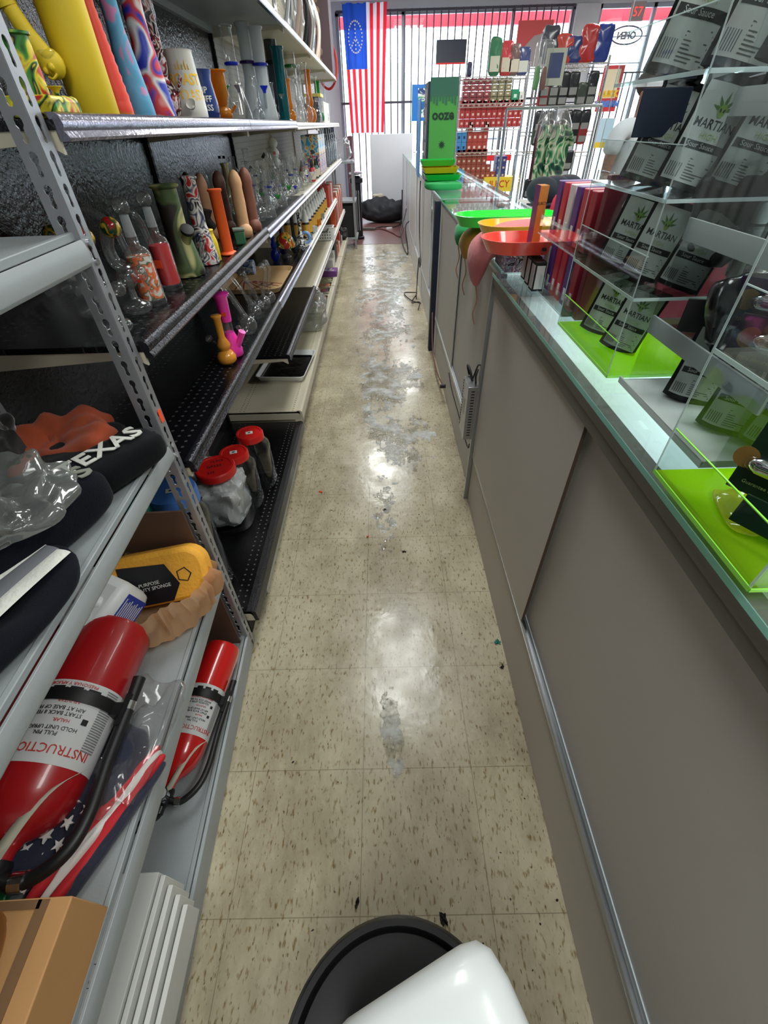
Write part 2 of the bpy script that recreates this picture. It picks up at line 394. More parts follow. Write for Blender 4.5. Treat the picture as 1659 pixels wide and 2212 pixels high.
#            (height, deck, rail)
SH = [
 [(.76, DKB, RAILB), (1.040, DKB, RAILB), (1.367, BLK, RAILS), (1.75, BLK, RAILS)],
 [(.51, DKB, RAILB), (.755, DKB, RAILS), (1.03, BLK, RAILS), (1.367, BLK, RAILS), (1.75, GRYM, RAILS)],  # grey on the topmost shelf stands in for its shaded underside
 [(.51, DKC, RAILC), (.755, DKC, RAILC), (1.03, CRM, RAILC), (1.36, CRM, RAILC), (1.75, CRM, RAILC)],
 [(.51, DKC, RAILC), (.755, DKC, RAILC), (1.03, CRM, RAILC), (1.36, CRM, RAILC), (1.75, CRM, RAILC)],
 [(.51, DKC, RAILC), (1.03, CRM, RAILC), (1.36, CRM, RAILC), (1.75, CRM, RAILC)]]
for i in range(5):
    y0, y1 = BAYS[i], BAYS[i+1]
    t = thing('gondola_shelving', f'{NAMES[i]} bay of the long gondola shelving along the left side of the aisle', 'store shelf', (0, y0, 0))
    blk = i < 2
    part('back_panel', G().box(XB-.012, 0, .12, XB, y1-y0-.018, 2.3), PEG if blk else PEGC, t)
    u = G(); u.box(XB-.02, y1-y0-.018, 0, XB+.012, y1-y0-.001, 2.3)
    sl = u.mat(1)
    for k in range(86): sl.box(XB+.0118, y1-y0-.015, .12+k*.0254, XB+.0126, y1-y0-.011, .137+k*.0254); sl.box(XB+.0118, y1-y0-.008, .12+k*.0254, XB+.0126, y1-y0-.004, .137+k*.0254)
    part('upright', u, [BLK if blk else CRM, BLKD if blk else mat('slot dark', (60, 56, 48), .8)], t)
    for z, dm, rm in SH[i]:
        g = G(); g.box(XB, .002, z-.012, XF-.004, y1-y0-.002, z); g.box(XB, .002, z-.035, XB+.02, y1-y0-.002, z-.012)
        s = part('shelf', g, dm, t); s.location = (0, 0, 0)
        part('price_rail', G().profile(rail_prof(z+.008), .003, y1-y0-.003), rm, s)
        for yy in (.004, y1-y0-.010):
            br = G().prism([(XB, z-.012), (XF-.006, z-.012), (XF-.006, z-.040), (XF-.03, z-.026), (XB, z-.050)], 0, .006, Matrix(((1, 0, 0, 0), (0, 0, 1, yy), (0, 1, 0, 0), (0, 0, 0, 1))))
            part('side_bracket', br, CRM, s)
    # base deck
    zb = .15 if i == 0 else .205
    g = G(); g.box(XB, .012, zb-.012, XF+.005, y1-y0-.002, zb)
    s = part('base_deck', g, DKB2 if i == 0 else DKC, t)
    xb = XF+.010
    part('base_rail', G().profile([(xb-.02, zb+.002), (xb, zb+.004), (xb+.010, zb-.004), (xb+.012, zb-.05), (xb, zb-.05), (xb-.004, zb-.02)], .012, y1-y0-.002), BLK if i == 0 else CRM, s)
    e = G().box(XB, .012, zb-.05, xb-.002, .018, zb-.004)
    part('end_panel', e, CRM, s)
    k = G().box(XB, .03, 0, -.492, y1-y0, zb-.05)
    part('kick_plate', k, BLKD if i == 0 else CRM, t)
solo('pegboard', G().box(XB-.012, -1.2, .12, XB, .80, 2.3), PEG, 'black perforated back panel behind the near grey shelf unit', 'pegboard')
solo('kick_strip', G().box(-.486, 1.05, .001, -.468, 1.97, .05), mat('dusty white trim', (196, 198, 192), .5, bump=.1, var=.1, vscale=30), 'loose white trim strip on the floor along the black base shelf', 'trim strip', w=.003)

# ================================================================ NEAR GREY SHELF UNIT (turned about 2 degrees)
UN = thing('metal_shelf_unit', 'grey steel shelf unit with slotted upright at the near left', 'store shelf', (-.479, .815, 0), math.radians(2.1))
def keyhole(cx, cz, s=1.0):
    pts = []
    for k in range(9): a = math.radians(-60+300*k/8-0); a = math.radians(330-0)-0 if False else math.radians(-60+k*37.5); pts.append((cx+.0062*s*math.cos(a), cz+.008*s+.0075*s*math.sin(a)))
    for k in range(7): a = math.radians(140+k*43.3); pts.append((cx+.0042*s*math.cos(a), cz-.010*s+.005*s*math.sin(a)))
    return pts
def slotted(parent, x0, y0, z1, inner=-1):
    """L-section upright with punched keyholes through both legs"""
    bm = bmesh.new(); pitch = .0382; wdt = .034; n = int(z1/pitch)
    def leg(fn):
        ed = []
        def loop(pts):
            vs = [bm.verts.new(fn(a, b)) for a, b in pts]
            for i in range(len(vs)): ed.append(bm.edges.new((vs[i], vs[(i+1) % len(vs)])))
        loop([(0, 0), (wdt, 0), (wdt, n*pitch), (0, n*pitch)])
        for k in range(n): loop(keyhole(wdt/2, (k+.5)*pitch))
        bmesh.ops.triangle_fill(bm, use_beauty=True, edges=ed)
    leg(lambda a, b: V((x0-a, y0, b)))
    leg(lambda a, b: V((x0, y0+a, b)))
    bmesh.ops.remove_doubles(bm, verts=bm.verts, dist=1e-5)
    me = bpy.data.meshes.new('upright'); bm.to_mesh(me); bm.free(); me.materials.append(ZINC)
    o = part('upright', me, ZINC, parent); s = o.modifiers.new('s', 'SOLIDIFY'); s.thickness = .0018; s.offset = 0
    return o
up = slotted(UN, .002, -.006, 1.62)
slotted(UN, .002, -1.17, 1.62); slotted(UN, -.318, -.006, 1.62)
st = part('price_tag', G().box(.0032, .008, .885, .0042, .022, .912), ORTAG, UN, label='orange price sticker')
st.location = (0, -.0, 0)
for z, nm in ((.085, 'shelf'), (.43, 'shelf'), (.845, 'shelf'), (1.235, 'shelf')):
    g = G(); g.box(-.355, -1.18, z-.014, -.012, .0, z-.004)
    g.box(-.016, -1.18, z-.012, -.006, .0, z)      # deck lip
    g.box(-.355, -1.18, z-.012, -.345, .0, z+.0)
    s = part(nm, g, GRYM, UN, .0015)
    h = .036 if z > .5 else .046
    if z > .1:
        bp = [(-.004, z-.012), (.002, z-.010), (.005, z-.018), (.007, z-.026), (.006, z-h-.006), (.002, z-h-.012), (-.004, z-h-.012)]
    else: bp = [(-.004, z-.004), (.004, z-.006), (.006, z-.02), (.004, .004), (-.004, .004)]
    part('front_beam', G().profile(bp, -1.18, -.004), GRYM, s, .001)
    if z > .5:
        for zz in (z-.018, z-.045):
            part('rivet', G().cyl((.002, .011, zz), (.0065, .011, zz), .0055, n=10), CHROME, s)
part('side_panel', G().box(-.35, -.030, 0, -.016, -.024, .665), mat('brown fibreboard', (92, 68, 54), .7, var=.18, vscale=6), UN, label='brown fibreboard end panel')

# ================================================================ SHOWCASES, RIGHT
PAN = mat('grey laminate', (200, 193, 185), .55, var=.05, vscale=4)
PAN2 = mat('light grey laminate', (196, 192, 188), .5, var=.05, vscale=4)
PAN3 = mat('white laminate', (224, 224, 226), .45, var=.03, vscale=4)
RAILD = mat('shaded grey trim', (112, 108, 100), .45, .1)  # darkness from the rail's facing is put into this base colour
EDGEG = glass('glass edge green', (185, 228, 218), .1, body=.6)
DECKW = mat('white case deck', (215, 224, 226), .5)
BROWN = mat('chipboard edge', (88, 70, 58), .8)
XR = .865
def showcase(y0, y1, label, pan, style):
    t = thing('showcase', label, 'display case', (0, y0, 0)); L = y1-y0
    xf = .39 if style == 1 else (.404 if style == 2 else .412)
    b = G().box(xf, .003, 0, XR-.02, L-.003, .245); part('base', b, pan, t, .002)
    c = G(); c.box(xf+.012, .004, .25, XR-.03, L-.004, .262); c.box(XR-.02, .004, 0, XR-.008, L-.004, .50)
    part('cabinet_floor', c, DECKW, t)
    for z in (.62, ):
        part('glass_shelf', G().box(xf+.05, .02, z, XR-.03, L-.02, z+.006), ACR, t)
    if style == 1:
        d1 = part('sliding_door', G().box(.384, 2.025, .262, .391, L-.012, .922), pan, t, .0008)
        part('door_edge', G().box(.3842, 2.0235, .262, .391, 2.025, .922), BROWN, d1)
        part('sliding_door', G().box(.406, .0, .262, .413, 2.10, .922), pan, t, .0008)
    elif style == 2:
        part('sliding_door', G().box(xf-.002, .9, .262, xf+.004, L-.02, .955), pan, t, .0008); part('sliding_door', G().box(xf+.012, .02, .262, xf+.018, .95, .955), pan, t, .0008)
    else:
        part('sliding_door', G().box(xf, L*.5, .262, xf+.006, L-.02, .955), pan, t, .0008); part('sliding_door', G().box(xf+.012, .02, .262, xf+.018, L*.52, .955), pan, t, .0008)
    tr = G().box(xf-.006, .003, .244, xf+.018, L-.003, .250)
    for q in (-.004, .006, .016): tr.box(xf+q-.0015, .003, .250, xf+q+.0015, L-.003, .264)
    part('door_track', tr, SILV if style == 1 else mat('white trim', (216, 218, 220), .35), t)
    if style == 1:
        part('top_rail', G().profile([(.378, .918), (.412, .918), (.412, .958), (.376, .961), (.376, .943), (.379, .941)], 0, L), RAILD, t)
    else:
        part('top_rail', G().box(xf-.003, .003, .955, xf+.02, L-.003, .966), SILV, t)
        part('end_stile', G().box(xf-.004, L-.03, .0, xf+.02, L-.002, .966), MATS['white trim'], t)
        part('end_stile', G().box(xf-.004, .003, .0, xf+.02, .02, .966), MATS['white trim'], t)
    part('display_deck', G().box(xf+.045, .01, .895, XR-.05, L-.01, .903), DECKW, t)
    tp = part('glass_top', G().box(.370 if style == 1 else xf-.004, 0, .968, XR+.005, L, .978), ACR, t)
    e = G()
    x0 = .370 if style == 1 else xf-.004
    e.box(x0-.0012, 0, .9682, x0, L, .9778); e.box(XR+.005, 0, .9682, XR+.0062, L, .9778)
    part('glass_edge', e, EDGEG, tp)
    part('customer_glass', G().box(XR-.008, .01, .5, XR-.002, L-.01, .967), ACR, t)
    part('corner_trim', G().box(XR-.012, 0, .955, XR+.004, L, .967), SILV, t)
    part('led_strip', G().box(XR-.028, .02, .955, XR-.016, L-.02, .962), emis('led white', (225, 245, 255), 5), t, label='lit white led strip')
    part('end_glass', G().box(xf+.02, L-.008, .5, XR-.02, L-.003, .955), ACR, t)
    return t
showcase(-1.3, 1.592, 'nearest grey showcase counter with dark top rail and sliding doors on the right', PAN, 1)
showcase(1.604, 3.405, 'second showcase counter, light grey, holding the three long trays', PAN2, 2)
showcase(3.475, 4.86, 'third showcase counter with stacked green trays at its corner', PAN3, 3)
showcase(4.88, 7.05, 'fourth showcase counter beyond the tall green display box', PAN3, 4)
t = showcase(7.07, 9.3, 'farthest showcase counter by the front window', PAN3, 5)
solo('divider_post', G().box(.362, 3.408, 0, .408, 3.472, .972), mat('dark blue paint', (20, 28, 48), .5), 'dark navy post standing at the end of the second showcase', 'post', w=.002)
solo('seam_trim', G().box(.372, 1.593, .0, .40, 1.603, .966), SILV, 'thin aluminium strip covering the joint between the first two showcases', 'trim', w=.001)

# ================================================================ PRODUCTS ON THE LEFT SHELVES
def spot(px, py, x=None, z=None):
    """stand a product: pixel of its foot -> point on the shelf (z) or above a given depth line (x)"""
    if x is not None:
        p = at(px, py, x=x); return V((x, p.y, z))
    return at(px, py, z=z)
# ---- bong builder
def bong(label, cat, loc, H, R, body, kind='beaker', bowl=None, acc=None, rz=0, group=None, ribs=0, neck=.42, lean=0, mouth=None, name='water_pipe'):
    t = thing(name, label, cat, loc, rz, group)
    rn = R*neck
    if kind == 'beaker': pr = [(R*.96, 0), (R, H*.03), (R*.97, H*.08), (rn*1.15, H*.40), (rn, H*.46), (rn, H*.955), (rn*1.22, H*.97), (rn*1.25, H*.99), (rn, H)]
    elif kind == 'tube': pr = [(R, 0), (R*1.02, H*.015), (R*.92, H*.03), (R*.62, H*.05), (R*.62, H*.955), (R*.74, H*.97), (R*.74, H), (R*.55, H)]
    elif kind == 'bottle': pr = [(R*.95, 0), (R, H*.02), (R, H*.55), (R*.95, H*.64), (rn*1.1, H*.80), (rn, H*.84), (rn, H*.95), (rn*1.2, H*.97), (rn, H)]
    elif kind == 'bubble': pr = [(R*.6, 0), (R*.65, H*.01), (R*.9, H*.06), (R, H*.14), (R*.85, H*.24), (R*.45, H*.30), (R*.62, H*.36), (R*.66, H*.42), (rn, H*.50), (rn*.95, H*.94), (rn*1.3, H*.98), (rn*1.2, H)]
    elif kind == 'flask': pr = [(.002, 0)]+[(R*math.sin(a), R-R*math.cos(a)) for a in [.35, .6, .9, 1.2, 1.57, 1.9, 2.2, 2.45]]+[(rn, R*2.05), (rn, H*.94), (rn*1.3, H*.97), (rn*1.3, H)]
    elif kind == 'mug': pr = [(R*.9, 0), (R, H*.03), (R*.98, H*.3), (R*.72, H*.9), (R*.76, H*.97), (R*.7, H)]
    if ribs:
        q = []
        for k in range(ribs*2): zz = H*(.10+.82*k/(ribs*2)); q.append((R*(.98-.5*min(1, (k/(ribs*2))/.55))*(1.06 if k % 2 else .98), zz))
        pr = [(R*.96, 0), (R, H*.02), (R, H*.09)]+q+[(R*.52, H*.95), (R*.6, H*.98), (R*.5, H)]
    b = part('body', G().lathe(pr, 28), body, t, ang=60)
    if bowl:
        ry = PI*.5
        g = G(); r0 = R*.9 if kind != 'tube' else R*.6; zb = H*.12
        g.tube([(r0*.6, 0, zb), (r0*1.25, 0, zb+H*.10), (r0*1.75, 0, zb+H*.20)], [R*.13, R*.13, R*.15], 10)
        d = part('downstem', g, body if mouth is None else mouth, t)
        g = G().shell([(R*.13, 0), (R*.17, H*.03), (R*.36, H*.075), (R*.34, H*.08)], 14, Matrix.Translation((r0*1.75, 0, zb+H*.19)))
        part('bowl', g, bowl, d)
    if acc:
        part('band', G().lathe([(rn*1.06, H*.60), (rn*1.35, H*.61), (rn*1.35, H*.63), (rn*1.06, H*.64)], 20), acc, t)
    return t
def sticker(t, x, y, z, rz=0, s=.008):
    o = part('price_tag', G().box(-s, -.0006, -s*.8, s, .0006, s*.8), ORTAG, t, label='orange price sticker'); o.location = (x, y, z); o.rotation_euler = (0, 0, rz); return o
YEL = mat('yellow silicone', (236, 204, 40), .55); GRN = mat('green silicone', (70, 190, 50), .5)
RASTA = swirl('red green silicone', [(90, 190, 50), (240, 72, 56), (240, 90, 60)], 4, .5)
PKBL = swirl('pink blue silicone', [(86, 160, 200), (92, 170, 210), (205, 140, 190)], 9, .5, distort=3)
RWB = swirl('red white blue silicone', [(46, 62, 180), (232, 230, 228), (222, 56, 50), (46, 62, 180), (222, 56, 50)], 7, .45, distort=2)
CAMO = swirl('camouflage silicone', [(34, 28, 22), (74, 92, 50), (64, 84, 44), (176, 172, 116), (52, 66, 36)], 9, .55, distort=.6)
SKUL = swirl('skull print glass', [(20, 14, 18), (228, 214, 214), (150, 40, 50), (20, 14, 18), (225, 210, 200)], 34, .12, distort=1.2)
USA = swirl('flag print silicone', [(190, 40, 44), (235, 230, 225), (30, 40, 80), (235, 230, 225), (24, 20, 24)], 26, .4, distort=1)
FROST = glass('frosted glass', (225, 230, 232), .35, body=.5)
SMOKE = glass('smoked glass', (120, 130, 140), .04, body=.1); BLUG = glass('blue glass', (60, 90, 220), .03, body=.25)
TEALG = glass('teal glass', (40, 150, 160), .03, body=.3); GRNG = glass('green glass', (60, 180, 80), .03, body=.3)
PURG = glass('purple glass', (110, 60, 160), .03, body=.3); AMBG = glass('amber glass', (230, 160, 60), .05, body=.45)
MILKY = mat('milk white glass', (232, 236, 236), .2, coat=.5)
zc, zbb, zp = 1.3700, 1.0425, .7625
def onC(px, x=-.58): return spot(px, 250, x=x, z=zc)
# top shelf: silicone and glass bongs
p = spot(95, 243, x=-.56, z=zc)
t = bong('rasta coloured silicone pipe with square foot, leftmost on the top row of pipes', 'water pipe', p, .10, .032, swirl('rasta print', [(200, 60, 40), (240, 220, 60), (70, 150, 60), (20, 20, 20), (240, 220, 60)], 22, .4), 'tube', bowl=YEL)
part('foot', G().box(-.045, -.045, 0, .045, .045, .028), MATS['rasta print'], t, .008)
p = onC(80, -.66); t = bong('clear glass rig with chunky head behind the slotted upright', 'water pipe', p, .24, .04, CLR, 'bubble', CLR)
p = onC(212); H = .30
t = bong('tall yellow silicone bong with a small yellow pipe face on its side', 'water pipe', p, .31, wid(p, 44), YEL, 'bottle', neck=.55)
g = G().tube([(0, 0, 0), (-.012, 0, .05), (-.016, 0, .085)], [.020, .014, .013], 14); g.ball((0, 0, .008), .022)
g.tube([(-.018, 0, .083), (-.018, 0, .094)], [.016, .016], 14)
o = part('side_pipe', g, YEL, t); o.location = (-.02, -.066, .07); o.rotation_euler = (.15, -.2, 0)
g = G(); g.ball((.006, -.021, .004), .006); g.ball((-.006, -.022, .002), .005); g.tube([(-.008, -.020, -.006), (0, -.025, -.010), (.009, -.019, -.006)], .002, 6)
part('face', g, YEL, o)
o = part('glass_stem', G().tube([(0, 0, .09), (-.004, 0, .13), (-.03, 0, .155)], .009, 12), AMBG, o)
part('bucket', G().shell([(.012, 0), (.018, .004), (.018, .04)], 16, Matrix.Translation((-.045, 0, .145))), CLR, o); sticker(t, .0, -.040, .215, .0, .010)
p = onC(262); t = bong('ribbed red and green silicone bong between the yellow and the blue one', 'water pipe', p, .32, wid(p, 27), RASTA, ribs=17); sticker(t, 0, -wid(p, 28), .022, 0, .010)
p = onC(305); t = bong('blue and pink marbled silicone bong with conical foot', 'water pipe', p, .33, wid(p, 31), PKBL, 'beaker', neck=.5); 
p = onC(348); t = bong('red white and blue marbled silicone bong', 'water pipe', p, .32, wid(p, 32), RWB, 'beaker', bowl=RWB, neck=.6, rz=-2.2)
p = onC(372, -.62); t = bong('clear bong with pink skull print beside the red white and blue one', 'water pipe', p, .31, .034, SKUL, 'bubble', CLR, neck=.6); part('chamber', G().lathe([(.020, .20), (.024, .21), (.024, .31), (.020, .315)], 20), CLR, t)
p = onC(415); t = thing('mug_pipe', 'white ceramic mug pipe with yellow lettering and flames', 'mug pipe', p)
h = hgt(p, 108); r = wid(p, 34)
part('body', G().lathe([(r*.95, 0), (r, .01), (r, h*.2), (r*.8, h*.97), (r*.84, h), (r*.74, h)], 30), mat('white ceramic', (222, 220, 212), .2, coat=.4), t, ang=60)
g = G().shell([(.006, 0), (.014, .012), (.014, .016)], 16, Matrix.Translation((.5*r, -r*1.05, .03)) @ Matrix.Rotation(1.0, 4, 'X')); part('bowl', g, MATS['white ceramic'], t)
part('handle', G().tube([(-r*.8, -.01, .018), (-r*1.5, -.01, .03), (-r*1.5, -.01, .075), (-r*.75, -.01, .09)], .006, 10), MATS['white ceramic'], t)
YLOW = mat('yellow print', (240, 190, 30), .5)
def wr(R, a0, z0): return lambda x, y, z: V(((R*(1-.2*(z0+y)/h)+.0012+z)*math.sin(a0+x/R), -(R*(1-.2*(z0+y)/h)+.0012+z)*math.cos(a0+x/R), z0+y))
txt('lettering', 'ROAST\n  TOAST', h*.22, 0, 0, 0, YLOW, t, wrap=wr(r, .35, h*.52), bold=.0006)
g = G()
for k in range(5): a = .35+(-.02+k*.010)/r; q = r*.85; c = V((q*math.sin(a), -q*math.cos(a)-.001, h*.72)); g.add([c+V((-.004, 0, 0)), c+V((.004, 0, 0)), c+V((.001, 0, .014+.008*(k % 2)))], [(0, 1, 2)])
part('flame_print', g, YLOW, t)
p = onC(452, -.57); t = thing('mug_pipe', 'dark blue ceramic mug pipe with white lettering', 'mug pipe', p); h = hgt(p, 150); r = wid(p, 23)
part('body', G().lathe([(r*.8, 0), (r, .01), (r*1.02, h*.35), (r*.8, h*.8), (r*.95, h), (r*.85, h)], 30), mat('blue ceramic', (34, 58, 120), .15, coat=.6), t, ang=60)
wr2 = lambda a0, z0: (lambda x, y, z: V(((r*1.03+z)*math.sin(a0+x/r), -(r*1.03+z)*math.cos(a0+x/r), z0+y)))
txt('lettering', 'SIP\nPUFF\nPASS', h*.17, 0, 0, 0, WHT2, t, wrap=wr2(.2, h*.55), bold=.0004)
p = onC(486, -.57); t = bong('amber and black bulbous glass pipe beside the blue mug', 'water pipe', p, hgt(p, 150), wid(p, 17), AMBG, 'bubble', CLR, neck=.9)
def Bc(px, top, w, label, m, kind, bowl=CLR, acc=None, x=-.58, **k):
    p = onC(px, x); H = hgt(p, top) if top > 0 else .3
    return bong(label, 'water pipe', p, H, wid(p, w/2), m, kind, bowl, acc, rz=random.uniform(-2.4, -.8), **k)
Bc(520, 52, 50, 'tall clear beaker bong with green ring and black lattice foot', CLR, 'beaker', GRNG, MATS['blue glass'], x=-.56)
Bc(553, 46, 46, 'tall frosted bong with purple rim', FROST, 'beaker', PURG, PURG, x=-.62, neck=.5)
Bc(578, 55, 46, 'tall frosted bong with dark blue rim and square bowl', FROST, 'beaker', BLUG, BLUG, x=-.56, neck=.5)
Bc(604, 46, 40, 'tall smoked glass bong with clear rim behind the frosted ones', SMOKE, 'beaker', CLR, SMOKE, x=-.63, neck=.6)
Bc(616, 100, 34, 'teal topped straight glass bong with orange tag', TEALG, 'tube', CLR, x=-.55)
Bc(640, 60, 36, 'slim tall clear bong with green sleeve', CLR, 'beaker', CLR, GRNG, x=-.60, neck=.55)
for i, (px, tp, w, c) in enumerate(((628, 170, 24, AMBG), (650, 140, 26, CLR), (664, 135, 26, CLR), (672, 150, 24, AMBG), (683, 165, 24, CLR), (690, 175, 22, GRNG), (700, 180, 22, CLR), (560, 165, 24, CLR), (592, 178, 24, CLR))):
    Bc(px, tp, w, ['short amber bubbler among the tall bongs on the upper shelf', 'clear bubbler with upright neck on the upper shelf', 'clear bubbler behind its twin on the upper shelf', 'second amber tinted bubbler on the upper shelf', 'clear bubbler left of the green one', 'green tinted bubbler nearest the stacked books', 'last clear bubbler before the black books', 'small clear bubbler in front of the purple rimmed bong', 'small clear bubbler in front of the smoked bong'][i], c, 'bubble', CLR, x=-.53, neck=.5)
# books and cartons further along the top shelf
y = 5.15
for i in range(7):
    solo('boxed_pipe_set', G().box(-.11, -.016, 0, .0, .016, .17), mat('black carton', (40, 40, 44), .5), 'slim black carton standing on the upper shelf', 'box', (-.50, y+i*.036, 1.364), group='slim black cartons on the upper shelf', w=.001)
solo('flat_carton', G().box(-.12, 0, 0, .02, .26, .02), mat('yellow carton', (215, 200, 80), .5), 'yellow carton lying on top of the slim black cartons', 'box', (-.50, 5.13, 1.535))
for i in range(12):
    solo('paper_booklet', G().box(-.10, -.018, 0, .0, .018, .15), WHT2, 'white booklet standing on the upper shelf', 'booklet', (-.49, 5.50+i*.048, 1.364), group='white booklets on the upper shelf', w=.001)
solo('storage_bin', G().lathe([(.09, 0), (.12, .02), (.14, .16), (.13, .16), (.11, .02)], 30), mat('grey plastic', (150, 150, 150), .5), 'grey plastic bowl on top of the white booklets', 'bowl', (-.63, 6.3, 1.364))
# top-most shelf: hoses, swords, dark scroll
for i in range(5):
    z = 1.7545; yy = 3.9+i*.45
    solo('hookah_hose', G().tube([(0, 0, .015), (.05, .05, .25), (-.05, .12, .50), (.04, .18, .30), (0, .24, .02)], .014, 8), [MATS['chrome'], mat('rope beige', (190, 170, 160), .6), BLKD, MATS['chrome'], MATS['rope beige']][i],
         ['shiny coiled hose, nearest on the top-most shelf', 'beige corded hose on the top-most shelf', 'black coiled hose on the top-most shelf', 'second shiny hose on the top-most shelf', 'far beige hose on the top-most shelf'][i], 'hose', (-.55, yy, z))
for i in range(4):
    solo('hookah_pipe', G().lathe([(.04, 0), (.05, .02), (.015, .06), (.012, .2), (.025, .24), (.012, .28), (.012, .55), (.03, .6), (.01, .66)], 16), CHROME, 'chrome hookah stem standing on the top-most shelf', 'hookah', (-.62, 4.1+i*.5, 1.7545), group='chrome hookah stems')
t = thing('tall_display', 'tall dark brown carton with faded ornate pattern at the shelf end', 'box', (-.60, 6.75, 1.7525))
part('carton', G().box(-.12, -.2, 0, .14, .2, .9), mat('dark brown print', (66, 46, 52), .6), t, .004)
g = G()
for k in range(9): g.ball((.02, -.2015, .1+k*.07), .02+.012*(k % 2), (1, .08, 1), 10)
part('ornament', g, mat('faded gold', (110, 88, 70), .6), t)

# second row (z 1.03): hand pipes, bongs, novelty pieces
def sherlock(px, py, toppy, lab, head):
    p = spot(px, py, z=zbb); H = hgt(p, toppy); t = thing('glass_pipe', lab, 'glass pipe', p)
    part('foot', G().lathe([(.002, 0), (.022, .001), (.029, .006), (.031, .013), (.027, .021), (.014, .026), (.008, .032), (.007, .05)], 24), CLR, t, ang=60)
    z1 = H*.42
    part('stem', G().tube([(0, 0, .03), (0, 0, z1*.6), (.004, 0, z1)], [.007, .006, .008], 12), CLR, t)
    c = part('bubble', G().ball((0, 0, z1), .021).ball((.03, .004, z1+.008), .014), CLR, t)
    part('ring', G().lathe([(.016, 0), (.019, .003), (.016, .006)], 20, Matrix.Translation((0, 0, z1+.018))), CLR, c)
    n = part('neck', G().tube([(0, 0, z1+.02), (-.012, -.002, z1+H*.2), (-.014, 0, H*.78), (.0, .0, H*.95), (.008, 0, H*.93)], [.015, .013, .012, .014, .012], 14), CLR, t)
    g = G().mat(0).ball((.006, 0, H*.96), .019); part('head', g, head, n)
    return t
RSH = swirl('rasta glass head', [(150, 30, 30), (30, 70, 40), (200, 160, 40), (30, 70, 40)], 40, .1, distort=.5)
sherlock(302, 675, 483, 'clear curved glass pipe with rasta head, closest to the flower bottle', RSH)
sherlock(258, 718, 505, 'clear curved glass pipe with rasta head behind the slotted upright', RSH)
sherlock(206, 683, 540, 'clear curved glass pipe with amber red head seen left of the upright', RSH)
sherlock(163, 630, 500, 'clear glass pipe, farthest back and left on the second row', RSH)
FLW = swirl('orange flower print', [(232, 226, 214), (240, 110, 50), (242, 120, 60), (70, 90, 60), (235, 230, 220)], 60, .15, distort=.4)
def pbottle(px, py, top, w, lab, m, tx=None):
    p = spot(px, py, z=zbb); H = hgt(p, top); R = wid(p, w/2); t = thing('glass_bottle_pipe', lab, 'water pipe', p)
    part('outer_glass', G().shell([(R, 0), (R*1.04, .004), (R, .01), (R*.96, H*.70), (R*.75, H*.78), (R*.4, H*.82), (R*.4, H)], 26), CLR, t, ang=60)
    part('printed_sleeve', G().lathe([(R*.9, .012), (R*.88, H*.68)], 26), m, t)
    part('joint', G().lathe([(.009, H*.93), (.011, H*.94), (.009, H+.03)], 14), FROST, t)
    part('bowl', G().ball((0, 0, H+.045), .017, n=14), CLR, t)
    n = part('mouthpiece', G().tube([(-R*.7, 0, H*.68), (-R*.9, 0, H*.95), (-R*1.1, -.01, H*1.12), (-R*2.2, -.01, H*1.28), (-R*3, -.01, H*1.29)], .008, 12), CLR, t)
    part('ring', G().lathe([(.011, 0), (.014, .004), (.011, .008), (.014, .012), (.011, .016)], 16, Matrix.Translation((-R*.9, 0, H*.93))), CLR, n)
    sticker(t, -R*.2, -R*1.06, H*.42, -.2, .011)
    return t
pbottle(334, 655, 500, 52, 'clear bottle pipe covered in orange flowers', FLW)
pbottle(372, 622, 480, 44, 'red sleeved bottle pipe behind the flowered one', mat('red print', (205, 40, 46), .3))
p = spot(408, 592, z=zbb); H = hgt(p, 397); R = wid(p, 36)
t = bong('camouflage silicone bong with waisted foot', 'water pipe', p, H, R, CAMO, 'beaker', neck=.62)
o = part('bowl', G().lathe([(.014, 0), (.017, .004), (.017, .012), (.013, .013)], 20), BLKD, t); o.location = (.035, -.02, H*.5); o.rotation_euler = (.5, .5, 0)
part('joint', G().tube([(.012, -.008, H*.34), (.038, -.022, H*.5)], [.014, .013], 12, 1), CAMO, t)
part('name_tag', G().pillow(.03, .010, .004, Matrix.Translation((-R*.62, -R*.2, H*.72)) @ Matrix.Rotation(PI/2, 4, 'Y')), mat('grey tag', (150, 150, 142), .6), t)
p = spot(452, 568, z=zbb); bong('flag and skull print silicone bong beside the camouflage one', 'water pipe', p, hgt(p, 380), wid(p, 23), USA, 'beaker', USA, neck=.6, rz=-1.2)
p = spot(468, 562, z=zbb); bong('short yellow silicone pipe squeezed beside the orange bong', 'water pipe', p, hgt(p, 495), wid(p, 11), YEL, 'bottle', neck=.6)
ORG = mat('orange silicone', (238, 96, 36), .5)
p = spot(494, 548, z=zbb); t = bong('orange silicone bong with black bowl', 'water pipe', p, hgt(p, 408), wid(p, 19), ORG, 'tube', neck=.6)
part('bowl', G().tube([(-.02, -.02, .075), (-.035, -.03, .10), (-.032, -.03, .125)], [.010, .014, .020], 14), BLKD, t)
p = spot(521, 527, z=zbb); t = thing('grinder_box', 'small green square silicone container', 'container', p, .3); part('box', G().cbox(.036, .036, .04), mat('dark green silicone', (52, 110, 72), .5), t, .004); part('lid', G().box(-.020, -.020, .04, .020, .020, .048), mat('grey silicone', (104, 118, 108), .5), t, .002)
